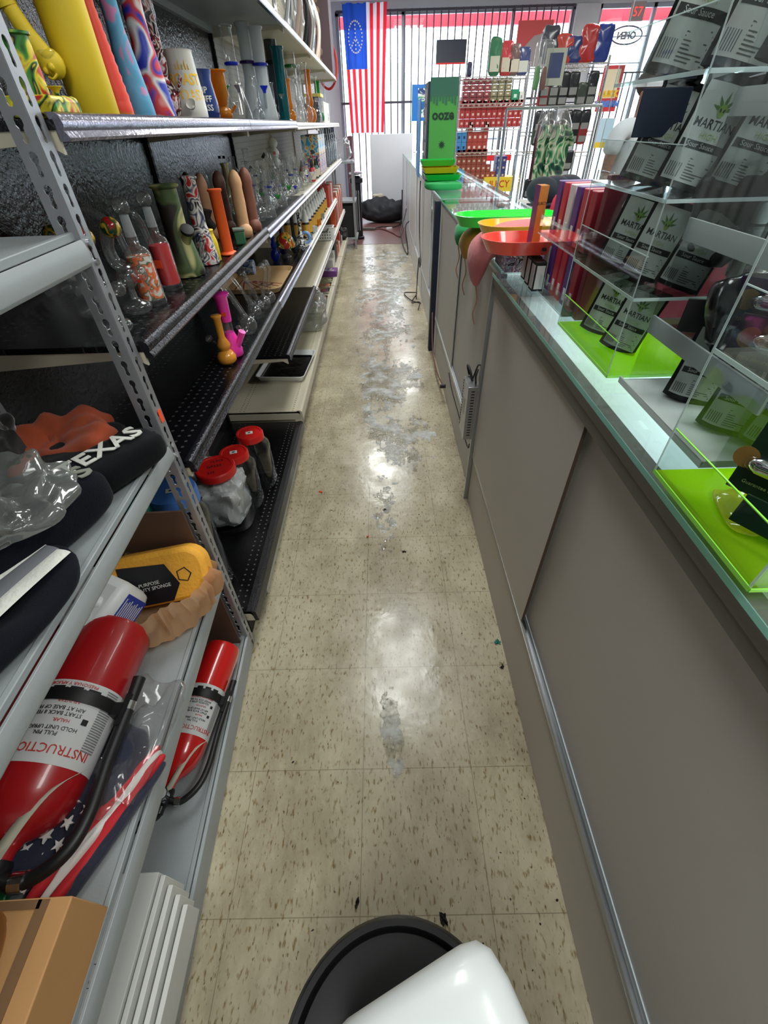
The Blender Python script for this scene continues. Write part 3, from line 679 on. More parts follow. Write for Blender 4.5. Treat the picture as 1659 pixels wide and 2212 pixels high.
def column(px, py, top, w, col, lab, base=0):
    p = spot(px, py, z=zbb); H = hgt(p, top); R = wid(p, w/2)
    t = thing('novelty_figure', lab, 'novelty', p); m = mat('silicone %d %d %d' % col, col, .55, bump=.35, bscale=26, var=.10, vscale=12)
    pr = [(R*.95, 0), (R*.98, .01), (R*.93, H*.3), (R*.98, H*.55), (R*.90, H*.74), (R*1.0, H*.80), (R*.92, H*.88), (R*.6, H*.96), (R*.25, H*.995), (.0001, H)]
    part('column', G().lathe(pr, 22), m, t, ang=80)
    part('base', G().ball((R*.3, -R*.5, R*.9), R*1.05, (1.1, .9, 1)), m, t)
    part('stand', G().lathe([(R*1.3, 0), (R*1.25, .012), (R*.9, .016)], 22), mat('stand %d' % col[0], tuple(int(c*.55) for c in col), .5), t)
column(437, 520, 371, 22, (74, 48, 40), 'dark brown rounded silicone novelty column, farthest left of the row')
column(462, 515, 373, 24, (190, 142, 108), 'tan rounded silicone novelty column behind the orange bong')
column(497, 503, 368, 25, (96, 60, 48), 'chocolate brown rounded silicone novelty column in the middle')
column(531, 511, 366, 26, (216, 168, 124), 'pale rounded silicone novelty column standing on the shelf front')
column(551, 500, 361, 25, (124, 76, 58), 'reddish brown rounded silicone novelty column beside the glass crowd')
p = spot(510, 478, x=-.72, z=zbb); t = bong('cream novelty pipe with two dark eyes peeking above the columns', 'water pipe', p, hgt(p, 352), .026, mat('cream ceramic', (214, 200, 140), .3), 'tube')
part('eyes', G().box(-.016, -.0205, .205, -.004, -.0165, .215).box(.004, -.0205, .205, .016, -.0165, .215), BLKD, t)
# crowd of small glass bubblers, bays 2-3
protos = [bong('small clear glass bubbler with blue bowl', 'water pipe', (-.6, 2.5, zbb), .17, .034, CLR, 'bubble', BLUG, neck=.35, group='small clear bubblers with blue bowls'),
          bong('small clear beaker bubbler with green bowl', 'water pipe', (-.6, 2.6, zbb), .20, .036, CLR, 'beaker', GRNG, CLR, neck=.35, group='small beaker bubblers with green bowls'),
          bong('small round clear bubbler with blue band', 'water pipe', (-.6, 2.7, zbb), .15, .032, CLR, 'flask', FROST, BLUG, neck=.38, group='small flask bubblers with blue bands')]
trees = [{x: kids(x) for x in [o]+kids(o)} for o in protos]
first = [True]*3; k = 0
for yy in [2.30+.115*i for i in range(15)]:
    for j, xx in enumerate((-.52, -.61, -.70, -.79)):
        if j == 3 and k % 2: k += 1; continue
        q = (k*7+j) % 3; loc = (xx+random.uniform(-.015, .015), yy+random.uniform(-.02, .02), zbb); rz = random.uniform(-3, 3)
        if first[q]: protos[q].location = loc; protos[q].rotation_euler = (0, 0, rz); first[q] = False; o = protos[q]
        else: o = dup(protos[q], loc, rz, tree=trees[q])
        s = random.uniform(.8, 1.15); o.scale = (s, s, s); k += 1
p = spot(606, 420, x=-.68, z=zbb); t = thing('glass_pipe', 'milky white three bubble glass pipe rising above the crowd', 'glass pipe', p); R = .03
for k in range(3): part('bubble', G().ball((0, 0, .13+k*.05), .032-.002*k), MILKY, t)
part('tube', G().tube([(0, 0, 0), (0, 0, .12)], [.03, .018], 14, 1), CLR, t); sticker(t, .005, -.033, .18, 0, .009)
for i, (px, tp) in enumerate(((543, 362), (556, 355), (572, 333), (588, 352))):
    p = spot(px+35, 440, x=-.66, z=zbb); H = hgt(p, tp)
    t = thing('glass_pipe', ['bent clear glass tube pipe, leftmost above the crowd', 'bent clear tube with orange tag above the crowd', 'tall bent clear tube with dark mouth above the crowd', 'bent clear tube nearest the milky pipe'][i], 'glass pipe', p)
    part('tube', G().tube([(0, 0, .04), (0, 0, H*.4), (-.02, 0, H*.7), (-.06, -.01, H*.96)], [.014, .013, .013, .012], 12), CLR, t)
    part('mouth', G().tube([(-.058, -.01, H*.94), (-.07, -.012, H*1.0)], [.014, .017], 12, 1), [SMOKE, CLR, BLKD, CLR][i], t); part('foot', G().ball((0, 0, .03), .03), CLR, t)
# dropper bottles, comic cartons, display tubes
for i, (x, y, c) in enumerate([(-.50, 4.15, (190, 50, 60)), (-.51, 4.28, (196, 60, 70)), (-.50, 4.41, (60, 110, 90)), (-.50, 4.54, (30, 30, 34)), (-.58, 4.2, (150, 60, 60)), (-.58, 4.36, (186, 50, 60))]):
    t = thing('dropper_bottle', ['red juice bottle, nearest of the little bottles on the middle shelf', 'second red juice bottle on the middle shelf', 'green juice bottle on the middle shelf', 'black juice bottle beside the comic carton', 'brown juice bottle in the back row', 'red juice bottle in the back row'][i], 'bottle', (x, y, 1.034))
    part('body', G().lathe([(.02, 0), (.021, .003), (.021, .07), (.010, .085)], 16), mat('juice %d' % i, c, .3), t); part('cap', G().lathe([(.011, .083), (.010, .10), (.004, .125)], 12), BLKD, t); part('label', G().shell([(.0215, .012), (.0215, .06)], 16), mat('cream label', (220, 206, 190), .6), t)
COM = swirl('comic print', [(40, 60, 140), (235, 235, 230), (200, 60, 50), (40, 130, 190), (235, 220, 120)], 38, .4, distort=.6)
COM2 = swirl('sky comic print', [(70, 170, 220), (120, 190, 220), (235, 235, 230), (240, 190, 60), (70, 90, 120)], 30, .4, distort=.6)
for i in range(6):
    solo('print_carton', G().box(-.07, -.09, 0, .07, .09, .13), COM if i % 2 == 0 else COM2, 'colourful comic printed carton, %s, on the middle shelf' % ['nearest lower one', 'nearest upper one', 'second lower one', 'second upper one', 'third lower one', 'third upper one'][i], 'box', (-.56, 4.78+.2*(i//2), 1.034+.131*(i % 2)), w=.002)
for i in range(22):
    q = i % 4
    solo('packed_tube', G().lathe([(.016, 0), (.016, .2+.02*q), (.010, .21+.02*q), (.010, .25+.02*q), (.014, .26+.02*q)], 10), [CLR, CHROME, SMOKE, FROST][q], ['clear', 'chrome', 'smoked', 'frosted'][q]+' slim glass tube at far end of middle shelf', 'glass tube', (-.51-.05*(i % 2), 5.5+i*.064, 1.034), group=['clear', 'chrome', 'smoked', 'frosted'][q]+' slim tubes on the middle shelf')
# third level (z .76)
PINK = mat('pink glass', (246, 60, 180), .25, coat=.5); ORG2 = mat('amber acrylic', (225, 150, 50), .2, coat=.5, var=.12, vscale=10)
p = spot(508, 768, z=zp); H = hgt(p, 632); R = wid(p, 19)
t = thing('water_pipe', 'hot pink bong with clear middle section and side stem', 'water pipe', p)
part('base', G().lathe([(R*.8, 0), (R, .006), (R*1.0, H*.12), (R*.75, H*.30), (R*.52, H*.40)], 24), PINK, t, ang=70)
part('middle', G().shell([(R*.5, H*.40), (R*.5, H*.58)], 20), CLR, t); part('inner_tube', G().shell([(R*.2, H*.42), (R*.2, H*.55)], 12), CLR, t)
part('neck', G().lathe([(R*.55, H*.57), (R*.58, H*.60), (R*.66, H*.93), (R*.88, H*.965), (R*.88, H*.99), (R*.6, H)], 24), PINK, t, ang=70)
n = part('side_stem', G().tube([(R*.5, -.005, H*.16), (R*1.2, -.01, H*.32), (R*1.55, -.012, H*.42)], [.012, .010, .012], 14), PINK, t)
part('glass_loop', G().tube([(R*1.5, -.012, H*.43), (R*1.4, -.012, H*.50), (R*1.1, -.012, H*.50), (R*1.2, -.012, H*.45)], .003, 8), CLR, n); sticker(t, R*.1, -R*.62, H*.70, 0, .007)
p = spot(493, 783, z=zp); H = hgt(p, 681); R = wid(p, 20)
t = thing('water_pipe', 'small amber orange bong in front of the pink one', 'water pipe', p)
part('body', G().lathe([(R*.75, 0), (R, .010), (R*1.0, .024), (R*.72, .038), (R*.5, .043), (R*.66, .052), (R*.72, .062), (R*.42, .08), (R*.36, .085), (R*.40, H*.93), (R*.55, H*.985), (R*.5, H)], 26), ORG2, t, ang=70)
n = part('bowl_stem', G().tube([(-R*.4, 0, .055), (-R*1.0, 0, .07)], .005, 8, 1), BLKD, t); part('bowl', G().ball((-R*1.35, 0, .08), .011), CLR, n)
def flask(px, py, top, r, lab, dx=-.03, z=zp):
    p = spot(px, py, z=z); H = hgt(p, top); R = wid(p, r); t = thing('glass_pipe', lab, 'glass pipe', p)
    part('bulb', G().ball((0, 0, R), R, n=22), CLR, t)
    n = part('neck', G().tube([(0, 0, R*1.9), (dx*.5, 0, H*.6), (dx, 0, H*.88), (dx-.01, 0, H)], [.008, .007, .007, .008], 12), CLR, t); part('head', G().ball((dx-.012, 0, H), .013, n=14), CLR, n)
for a in ((540, 722, 600, 19, 'round clear flask pipe, largest and nearest beside the pink bong', -.05), (553, 690, 585, 15, 'round clear flask pipe second behind the pink bong', -.06), (573, 668, 575, 14, 'round clear flask pipe at the shelf corner', .03), (560, 672, 605, 12, 'small clear flask pipe between the larger flasks', -.02), (528, 700, 612, 12, 'clear flask pipe with bulb head leaning left', -.05), (585, 655, 568, 12, 'clear flask pipe with hooked glass neck in front of the tan tray', .02), (547, 672, 590, 11, 'clear thin necked pipe amid the flasks', .0)): flask(*a)
for i, (a, b_, c) in enumerate((((540, 655), (556, 600), .02), ((560, 640), (540, 610), .02), ((575, 640), (558, 588), .03))):
    p = at(*a, z=.80)
    solo('glass_straw', G().tube([(0, 0, -.034), (-.03, .02, .06)], .004, 8, 1), CLR, ['clear straight glass straw leaning left on the flasks', 'second clear glass straw crossing the first', 'clear glass straw leaning in front of the tan tray'][i], 'glass straw', p)
# tan tray lying on the second bay shelf
t = thing('serving_tray', 'tan rounded rolling tray lying on the shelf behind the glass flasks', 'tray', (-.63, 2.47, .7575), math.radians(0))
TAN = mat('tan tray', (186, 152, 108), .45, var=.05)
def rtray(L, Wd, h, r, wall, n=8):
    g = G()
    def ring(L, Wd, r, z): return [(sx*(L/2-r)+r*math.cos(a), sy*(Wd/2-r)+r*math.sin(a), z) for sx, sy, a0 in ((1, 1, 0), (-1, 1, 90), (-1, -1, 180), (1, -1, 270)) for a in [math.radians(a0+90*k/n) for k in range(n+1)]]
    R_ = [ring(L-2*h*.6, Wd-2*h*.6, max(.004, r-h*.5), 0), ring(L, Wd, r, h), ring(L-.006-wall, Wd-.006-wall, r-.003, h), ring(L-2*h*.6-.006, Wd-2*h*.6-.006, max(.003, r-h*.5-.003), .004)]
    N_ = len(R_[0]); vs = sum(R_, []); fs = [tuple(range(N_-1, -1, -1))]
    for j in range(3):
        for i in range(N_): a = j*N_+i; b = j*N_+(i+1) % N_; fs.append((a, b, b+N_, a+N_))
    fs.append(tuple(3*N_+i for i in range(N_))); return g.add(vs, fs)
part('tray', rtray(.30, .46, .022, .05, .002), TAN, t, ang=50)
BRN = mat('brown print', (96, 64, 40), .6); MAR = mat('maroon print', (130, 34, 40), .6)
txt('printed_word', 'ROLLING', .030, (.03, -.10, .0045), (.3, .95, 0), (-.95, .3, 0), BRN, t); txt('printed_word', 'PAPERS', .020, (.08, -.08, .0045), (.3, .95, 0), (-.95, .3, 0), BRN, t)
g = G()
for k in range(7): g.box(-.09+k*.012, -.16, .004, -.083+k*.012, .02, .0048, Matrix.Rotation(.2*k, 4, 'Z'))
part('printed_emblem', g, MAR, t)
solo('blue_roll', G().cyl((0, 0, .035), (.12, .0, .035), .035, n=28), swirl('blue wave print', [(40, 80, 160), (150, 180, 210), (230, 230, 235), (40, 80, 160), (150, 180, 210)], 30, .4), 'roll with blue and white wave pattern behind the tan tray', 'roll', (-.80, 2.62, .7575))
# third level, bays 2-4
p = spot(624, 540, x=-.56, z=.7575)
t = thing('hanging_mushroom_pipe', 'red yellow and green striped mushroom shaped glass pipe', 'glass pipe', (-.57, 3.02, .7575))
part('cap', G().lathe([(.01, .05), (.055, .052), (.060, .07), (.045, .105), (.02, .125), (.001, .13)], 26), swirl('rasta cap', [(40, 110, 60), (220, 180, 60), (190, 60, 50), (190, 50, 50)], 14, .15), t)
part('stem', G().lathe([(.03, 0), (.028, .006), (.01, .02), (.01, .052)], 16), CLR, t); part('neck', G().tube([(0, 0, .12), (-.01, 0, .2), (-.03, 0, .25)], .011, 12), CLR, t)
for i, (x, y, c) in enumerate(((-.62, 2.92, BLUG), (-.53, 3.12, SMOKE), (-.50, 3.2, swirl('bw print', [(20, 20, 20), (230, 230, 230), (20, 20, 20)], 40, .2)), (-.56, 3.2, CLR), (-.60, 3.10, PURG))):
    bong(['dark blue glass pipe beside the mushroom pipe', 'smoked glass pipe beside the mushroom pipe', 'black and white swirled glass pipe at the shelf front', 'clear glass pipe behind the mushroom pipe', 'purple glass pipe behind the mushroom pipe'][i], 'glass pipe', (x, y, .7575), .20, .026, c, 'bubble', CLR, neck=.4, name='glass_pipe')
t = thing('white_bottle', 'white squeeze bottle with coloured label on cream shelf', 'bottle', (-.52, 3.62, .7575), group='white squeeze bottles in a double row')
part('body', G().lathe([(.026, 0), (.027, .003), (.027, .085), (.02, .1)], 16), mat('dark juice', (52, 40, 44), .3), t); part('cap', G().lathe([(.024, .092), (.024, .12), (.016, .135), (.012, .16), (.004, .168)], 14), WHT, t)
LB = [mat('label red', (196, 60, 50), .5), mat('label gold', (210, 160, 60), .5), mat('label white', (225, 222, 215), .5)]
part('label', G().shell([(.0278, .012), (.0278, .08)], 16), LB[1], t)
tr_ = {x: kids(x) for x in [t]+kids(t)}
for i in range(1, 30):
    o = dup(t, (-.52-.065*(i % 3), 3.62+(i//3)*.15, .7575), tree=tr_)
for i in range(4): solo('small_jar', G().lathe([(.02, 0), (.02, .03), (.022, .031), (.022, .042)], 14), [CHROME, FROST, AMBG, CHROME][i], ['shiny little jar in front of the white bottles, nearest', 'frosted little jar in front of the white bottles', 'amber little jar in front of the white bottles', 'shiny little jar in front of the white bottles, far'][i], 'jar', (-.485, 3.5+i*.3, .7575))
t = thing('tape_dispenser', 'light blue ring shaped holder in front of the white bottles', 'tape dispenser', (-.50, 3.42, .7575))
part('ring', G().tube([(.03*math.cos(a*.7), 0, .032+.03*math.sin(a*.7)) for a in range(10)], .010, 8, 3), mat('light blue plastic', (120, 160, 215), .4), t)
CART = [mat('red carton', (190, 62, 52), .5), mat('brown carton', (150, 96, 70), .6), mat('dark carton', (48, 46, 54), .5), mat('white carton', (216, 214, 212), .5), mat('orange carton', (214, 92, 50), .5)]
CN = ['red', 'brown', 'dark', 'white', 'orange']
for i in range(14):
    q = [0, 0, 0, 4, 1, 2, 3][i % 7]
    solo('incense_carton', G().box(-.03, -.03, 0, .03, .03, .16+.03*(i % 2)), CART[q], CN[q]+' tall carton beyond the white bottles', 'box', (-.51-.08*(i % 2), 5.15+i*.055+.0*i, .7575 if 5.15+i*.055 < 5.7 else .515), group=CN[q]+' tall cartons beyond the bottles', w=.002)
for i in range(22):
    q = [0, 4, 1, 2, 0, 3][i % 6]
    solo('incense_carton', G().box(-.05, -.022, 0, .03, .022, .20+.04*(i % 3)), CART[q], CN[q]+' slim carton on far lower shelf', 'box', (-.51, 5.85+i*.05, .5135), group=CN[q]+' slim cartons on the far lower shelf', w=.002)
# basket on lower shelf
t = thing('plastic_basket', 'white perforated plastic basket with a grey handle on the lower cream shelf', 'basket', (-.545, 5.0, .5135))
bk = G()
for sx0, sx1, yy in ((-.09, .09, -.07), (-.09, .09, .07)): bk.box(sx0, yy-.002, 0, sx1, yy+.002, .10)
bk.box(-.092, -.07, 0, -.088, .07, .10); bk.box(.088, -.07, 0, .092, .07, .10); bk.box(-.09, -.07, 0, .09, .07, .003)
part('body', bk, WHT, t); part('rim', G().box(-.096, -.078, .10, .096, -.068, .106).box(-.096, .068, .10, .096, .078, .106).box(-.096, -.068, .10, -.086, .068, .106).box(.086, -.068, .10, .096, .068, .106), WHT, t)
hs = G()
for a in range(6):
    for b in range(3): hs.cyl((-.06+a*.024, -.0722, .02+b*.024), (-.06+a*.024, -.0735, .02+b*.024), .006, n=8)
hs_o = part('holes', hs, mat('hole grey', (90, 90, 88), .8), t); hs_o['kind'] = 'stuff'
part('handle', G().tube([(-.05, -.074, .10), (-.03, -.078, .075), (.03, -.078, .075), (.05, -.074, .10)], .006, 8), mat('mid grey', (110, 112, 112), .5), t)
# base decks
t = thing('paint_tray', 'white plastic tray coated with black paint on the cream base shelf', 'paint tray', (-.605, 2.67, .2075), math.radians(-4))
part('tray', rtray(.30, .42, .035, .03, .004), WHT, t, ang=50); part('black_paint', rtray(.262, .36, .012, .02, .0), mat('wet black paint', (12, 12, 15), .25, bump=.5, bscale=14), t).location = (0, -.01, .0045)
solo('plastic_bag', G().pillow(.26, .40, .20, amp=.07, fr=11, seed=3, nu=60, nv=30), glass('bag film', (235, 236, 232), .18, body=.22, ior=1.6), 'crumpled clear plastic bag on the cream base shelf', 'plastic bag', (-.55, 3.45, .2075))
ART = [swirl('blue art', [(40, 60, 110), (60, 120, 150), (220, 200, 170), (120, 60, 60), (40, 60, 110)], 16, .3), swirl('night art', [(24, 26, 50), (40, 40, 90), (200, 90, 60), (24, 26, 50)], 14, .3), swirl('warm art', [(210, 160, 110), (190, 90, 60), (60, 60, 70), (230, 200, 150)], 16, .3), swirl('teal art', [(60, 110, 100), (200, 190, 120), (40, 60, 70), (120, 160, 150)], 16, .3)]
for i, (y, m, l) in enumerate(((3.62, 3, 'green and blue painted tray, nearest of the trays on the cream base'), (3.92, 1, 'dark painted tray second on the cream base'), (4.10, 2, 'tray printed with orange circles on the cream base'), (4.34, 1, 'dark blue galaxy printed tray on the cream base'), (4.52, 2, 'yellowish painted tray on the cream base'), (4.70, 3, 'dark green painted tray nearest the purple box'))):
    t = thing('rolling_tray', l, 'tray', (-.56, y, .2075)); part('tray', rtray(.17, .14, .016, .02, .002), CHROME, t, ang=50); part('printed_face', rtray(.145, .115, .003, .012, .0), ART[m], t).location = (0, 0, .0045)
t = thing('purple_box', 'purple flat box with white outline drawing on the cream base', 'box', (-.53, 4.94, .2075)); part('box', G().box(-.10, -.08, 0, .085, .08, .05), mat('purple card', (112, 60, 130), .5), t, .002)
part('outline_print', G().tube([(-.05, -.05, .051), (.05, -.05, .051), (.05, -.03, .051), (.01, -.02, .051), (.03, .04, .051), (-.03, .05, .051), (-.02, -.02, .051), (-.05, -.03, .051), (-.05, -.05, .051)], .003, 6, 3), WHT2, t)
for i in range(10):
    q = [3, 3, 2, 2, 4, 1, 3, 0, 2, 3][i]
    solo('small_carton', G().box(-.06, -.06, 0, .05, .06, [.09, .13, .22, .2, .1, .12, .08, .16, .1, .06][i]), CART[q], CN[q]+' carton on the far cream base shelf, '+['nearest', 'second', 'third', 'fourth', 'fifth', 'sixth', 'seventh', 'eighth', 'ninth', 'last'][i]+' after the purple box', 'box', (-.55, 5.2+i*.16, .2075), w=.003)
solo('black_cloth', G().pillow(.24, .3, .12, amp=.04, fr=9, seed=9), BLKD, 'crumpled black cloth at the far end of the cream base', 'cloth', (-.56, 6.83, .2075))

# ---- jars on the black base deck
REDL = mat('red jar lid', (206, 30, 28), .35, coat=.2)
CLRJ = glass('jar plastic', (250, 252, 252), .05, ior=1.6, edge=(215, 220, 222))
def jar(px, py, lab, R, H, fill=None, tag_=True, lid=REDL, marks=None, xyz=None, rl=None):
    p = spot(px, py, z=.1525) if xyz is None else V(xyz); t = thing('plastic_jar', lab, 'jar', p); rl = rl or R*.78
    part('body', G().lathe([(R*.92, 0), (R, .008), (R*.97, H*.3), (R, H*.34), (R*.97, H*.62), (R, H*.68), (R*.95, H*.76), (R*.72, H*.86), (R*.72, H*.9)], 32, sq=3.2), CLRJ, t, ang=50)
    if fill: part('bag_contents', G().pillow(R*1.72, R*1.72, H*.80, Matrix.Translation((0, 0, .006)), e=4, amp=.022, fr=26, seed=5, nu=60, nv=34), fill, t)
    l = part('lid', G().lathe([(rl, H*.87), (rl*1.05, H*.875), (rl*1.05, H*.965), (rl, H*.985), (rl*.86, H*.985), (rl*.84, H*.975), (.0001, H*.975)], 36), lid, t, ang=30)
    if tag_: o = part('barcode_sticker', G().box(-.014, -.010, 0, .014, .010, .0008), WHT2, l); o.location = (0, 0, H*.976); o.rotation_euler = (0, 0, .3); part('barcode', G().box(-.005, -.004, .0008, .005, .004, .0013), mat('barcode grey', (90, 90, 92), .7), o)
    if marks:
        for s_, yy, sz in marks: txt('marker_writing', s_, sz, (0, yy, H*.977), (.94, .34, 0), (-.34, .94, 0), INK, l)
    return t
FILL = mat('white bag film', (206, 206, 208), .35, bump=.5, bscale=18, coat=.2)
def jarH(px, py, ly): p = spot(px, py, z=.1525); return hgt(p, ly)/.975
jar(503, 1122, 'big plastic jar stuffed with white bags under a red lid with marker writing', .090, jarH(503, 1122, 1008), FILL, False, marks=(('12 PCS', .03, .016), ('GP333', -.005, .020), ('333', -.045, .018)))
jar(536, 1082, 'clear empty plastic jar with red lid, middle of the three', .068, jarH(536, 1082, 977), None)
jar(566, 1040, 'clear empty plastic jar with red lid, farthest of the three', .068, jarH(566, 1040, 935), None)
jar(0, 0, 'plastic jar holding white bags half hidden behind the black shelf edge', .07, .20, FILL, False, lid=PLAS, xyz=(-.79, 1.50, .1525))
jar(0, 0, 'wide jar with blue lid and sticker behind the brown panel', .072, .43, None, True, lid=mat('blue jar lid', (70, 120, 196), .35), xyz=(-.625, .985, .1525), rl=.068)
jar(0, 0, 'small jar with teal lid behind the brown panel', .05, .43, None, False, lid=mat('teal jar lid', (30, 140, 120), .4), xyz=(-.70, .915, .1525))

# ================================================================ THINGS ON THE NEAR GREY UNIT
FRED = mat('extinguisher red', (168, 22, 28), .32, coat=.3, var=.06); FRED2 = mat('bright extinguisher red', (200, 26, 26), .22, coat=.6)
LABW = mat('label stock', (205, 205, 205), .45); RUB = mat('black rubber', (20, 20, 22), .45)
def extinguisher(lab, base, head, R, red, up, full=1):
    """lying cylinder: base end -> head end"""
    b, h = V(base), V(head); ax = (h-b); L = ax.length; ax.normalize(); side = ax.cross(V((0, 0, 1))).normalized(); upv = side.cross(ax)
    t = bpy.data.objects.new('fire_extinguisher', None); COL.objects.link(t); tag(t, lab, 'fire extinguisher')
    m = Matrix((side, upv, ax)).transposed().to_4x4(); t.matrix_world = Matrix.Translation(b) @ m      # local: z along axis, y up, x side
    part('cylinder', G().lathe([(R*.7, 0), (R*.93, .004), (R, .018), (R, L*.74), (R*.97, L*.79), (R*.85, L*.85), (R*.6, L*.90), (R*.34, L*.93), (R*.26, L*.96), (R*.26, L)], 48), red, t, ang=50)
    a0, a1 = L*.36, L*.70
    q = R*1.006
    def wrap(x, y, z, c=0, off=.0006):
        a = c+x/q; return V(((q+off+z)*math.sin(a), (q+off+z)*math.cos(a), y))
    lb = part('instruction_label', G().shell([(q, a0), (q, a1)], 48), LABW, t)
    W_ = lambda c, zc: (lambda x, y, z: wrap(x, zc+y, z, c))
    # lettering upright towards the head; text reads from the head side
    sc = R/.075
    for s_, zc, sz, m_, c in (('INSTRUCTIONS', a1-.030*sc, .021*sc, REDINK, -.55), ('PULL PIN.\nHOLD UNIT UPRIGHT.', a1-.050*sc, .0095*sc, INK, -.35), ('HALAR.', a1-.072*sc, .0085*sc, REDINK, -.55),
                              ('START BACK 8 FEET.\nAIM AT BASE OF FIRE.', a1-.084*sc, .0095*sc, INK, -.35), ('APUNTAR.', a1-.106*sc, .0085*sc, REDINK, -.5), ('SQUEEZE LEVER &\nSWEEP SIDE TO SIDE.', a1-.118*sc, .0095*sc, INK, -.35), ('PRESIONAR Y APLICAR.', a1-.138*sc, .0085*sc, REDINK, -.4)):
        if zc > a0: txt('lettering', s_, sz, 0, 0, 0, m_, lb, wrap=W_(c+up, zc), align='CENTER')
    gl = G()
    def patch(c0, c1, z0, z1):
        n = 5; vs = []
        for k in range(n+1):
            cc = up+c0+(c1-c0)*k/n
            for zz in (z0, z1): vs.append(((q+.0008)*math.sin(cc), (q+.0008)*math.cos(cc), zz))
        gl.add(vs, [(2*k, 2*k+2, 2*k+3, 2*k+1) for k in range(n)])
    for k in range(3): patch(-1.1+k*.42, -.8+k*.42, a0+.012*sc, a0+.030*sc)
    for k in range(2): patch(-1.12, -.98, a1-(.078+.036*k)*sc, a1-(.068+.036*k)*sc)
    part('pictogram', gl, INK, lb)
    gl = G()
    for k in range(26): patch(-1.62, -1.25, a1-(.03+.0042*k)*sc, a1-(.032+.0042*k)*sc); patch(.45, 1.0, a1-(.03+.0042*k)*sc, a1-(.0315+.0042*k)*sc)
    part('fine_print', gl, mat('print grey', (120, 120, 120), .7), lb)
    s0 = L*.40; part('strap', G().lathe([(q, s0), (q+.004, s0), (q+.004, s0+.022), (q, s0+.022)], 48), RUB, t)
    part('strap_clip', G().box(-R*1.25, -.01, s0, -R*.95, .012, s0+.024).box(-R*1.35, -.004, s0-.02, -R*1.2, .006, s0+.04), RUB, t)
    v = part('valve', G().lathe([(R*.3, L-.004), (R*.34, L+.002), (R*.34, L+.03), (R*.2, L+.035), (R*.2, L+.05)], 20), mat('dark metal', (50, 50, 54), .35, .7), t)
    gz = G().cyl((0, R*.2, L+.014), (0, R*.55, L+.014), R*.29, n=24); part('gauge', gz, CHROME, v)
    gd = part('gauge_dial', G().cyl((0, R*.551, L+.014), (0, R*.56, L+.014), R*.24, n=24), LABW, v); 
    part('handle', G().tube([(0, 0, L+.03), (R*.2, -.01, L+.055), (R*1.3, -.015, L+.075), (R*1.6, -.012, L+.03)], [.012, .009, .007, .007], 8).tube([(R*.1, .006, L+.045), (R*.9, .01, L+.10), (R*1.5, .01, L+.11)], [.008, .007, .006], 8), RUB, t)
    hs = part('hose', G().tube([(-R*.2, .0, L+.018), (-R*.75, -.004, L+.020), (-R*1.35, .0, L-.012), (-R*1.52, -.002, L*.84), (-R*1.38, -.006, L*.62), (-R*1.30, -.008, L*.40)], R*.15, 12, 8), RUB, t)
    part('collar', G().tube([(-R*.52, -.003, L+.021), (-R*.78, -.004, L+.019)], R*.19, 14, 1), CHROME, hs); part('collar', G().tube([(-R*1.30, -.008, L*.42), (-R*1.29, -.008, L*.38)], R*.17, 14, 1), CHROME, hs)
    part('nozzle', G().tube([(-R*1.29, -.008, L*.385), (-R*1.24, -.008, L*.26)], [R*.14, R*.17], 12, 1), RUB, hs)
    tg = G(); n = 10; vs = []
    for k in range(n+1):
        f = k/n; c = V((-R*.2-R*.95*f, R*.42+R*.2*math.sin(f*PI), L+.006-L*.30*f-.02*math.sin(f*PI)))
        vs += [c+V((R*.16, .0, R*.10)), c-V((R*.16, .0, R*.10))]
    tg.add(vs, [(2*k, 2*k+2, 2*k+3, 2*k+1) for k in range(n)])
    o = part('inspection_tag', tg, mat('tag paper', (190, 184, 166), .6), t); o.modifiers.new('s', 'SOLIDIFY').thickness = .0006
    return t
extinguisher('large red fire extinguisher lying on the lower shelf above the flag cloth', (-.615, .560, .4315+.077), (-.628, .145, .4315+.066), .0745, FRED, .12)
extinguisher('smaller bright red fire extinguisher lying on the bottom shelf', (-.520, .735, .0865+.054), (-.558, .345, .0865+.048), .0525, FRED2, .05)
t = thing('gas_cylinder', 'dark red cylinder lying behind the large fire extinguisher', 'cylinder', (-.755, .60, .4315+.06)); 
part('cylinder', G().lathe([(.045, 0), (.056, .006), (.058, .02), (.058, .33), (.04, .38), (.02, .40)], 36, Matrix.Rotation(PI/2, 4, 'X')), mat('dark red paint', (128, 18, 24), .4), t)
# plastic grocery bag with jug and sponge
def filmbag(rx, ry, h, folds=26, seed=0, nv=22, nu=180):
    g = G(); vs = []
    for j in range(nv+1):
        v = j/nv
        for i in range(nu):
            a = 2*PI*i/nu; f = noise.noise(V((math.cos(a)*folds/4, math.sin(a)*folds/4, seed+v*1.1)))+.5*noise.noise(V((math.cos(a)*folds/1.8, math.sin(a)*folds/1.8, seed+v*2.5)))
            k = min(1, .35+2.6*v)*(1+.16*f*(.3+v)) if v < .8 else (1.0-.10*(v-.8)/.2)*(1+.16*f*1.1)
            z = h*v**1.2*(1+.30*noise.noise(V((math.cos(a)*2, math.sin(a)*2, seed+5)))*v)
            vs.append((rx*k*math.cos(a), ry*k*math.sin(a), z))
    fs = [(j*nu+i, j*nu+(i+1) % nu, (j+1)*nu+(i+1) % nu, (j+1)*nu+i) for j in range(nv) for i in range(nu)]+[tuple(range(nu-1, -1, -1))]
    return g.add(vs, fs)
BAGT = glass('tan bag film', (232, 196, 156), .22, body=.62, ior=1.6)
solo('grocery_bag', filmbag(.165, .125, .105, seed=3), BAGT, 'tan plastic grocery bag crumpled around the sponge and white jug', 'plastic bag', (-.600, .665, .4325), .35)
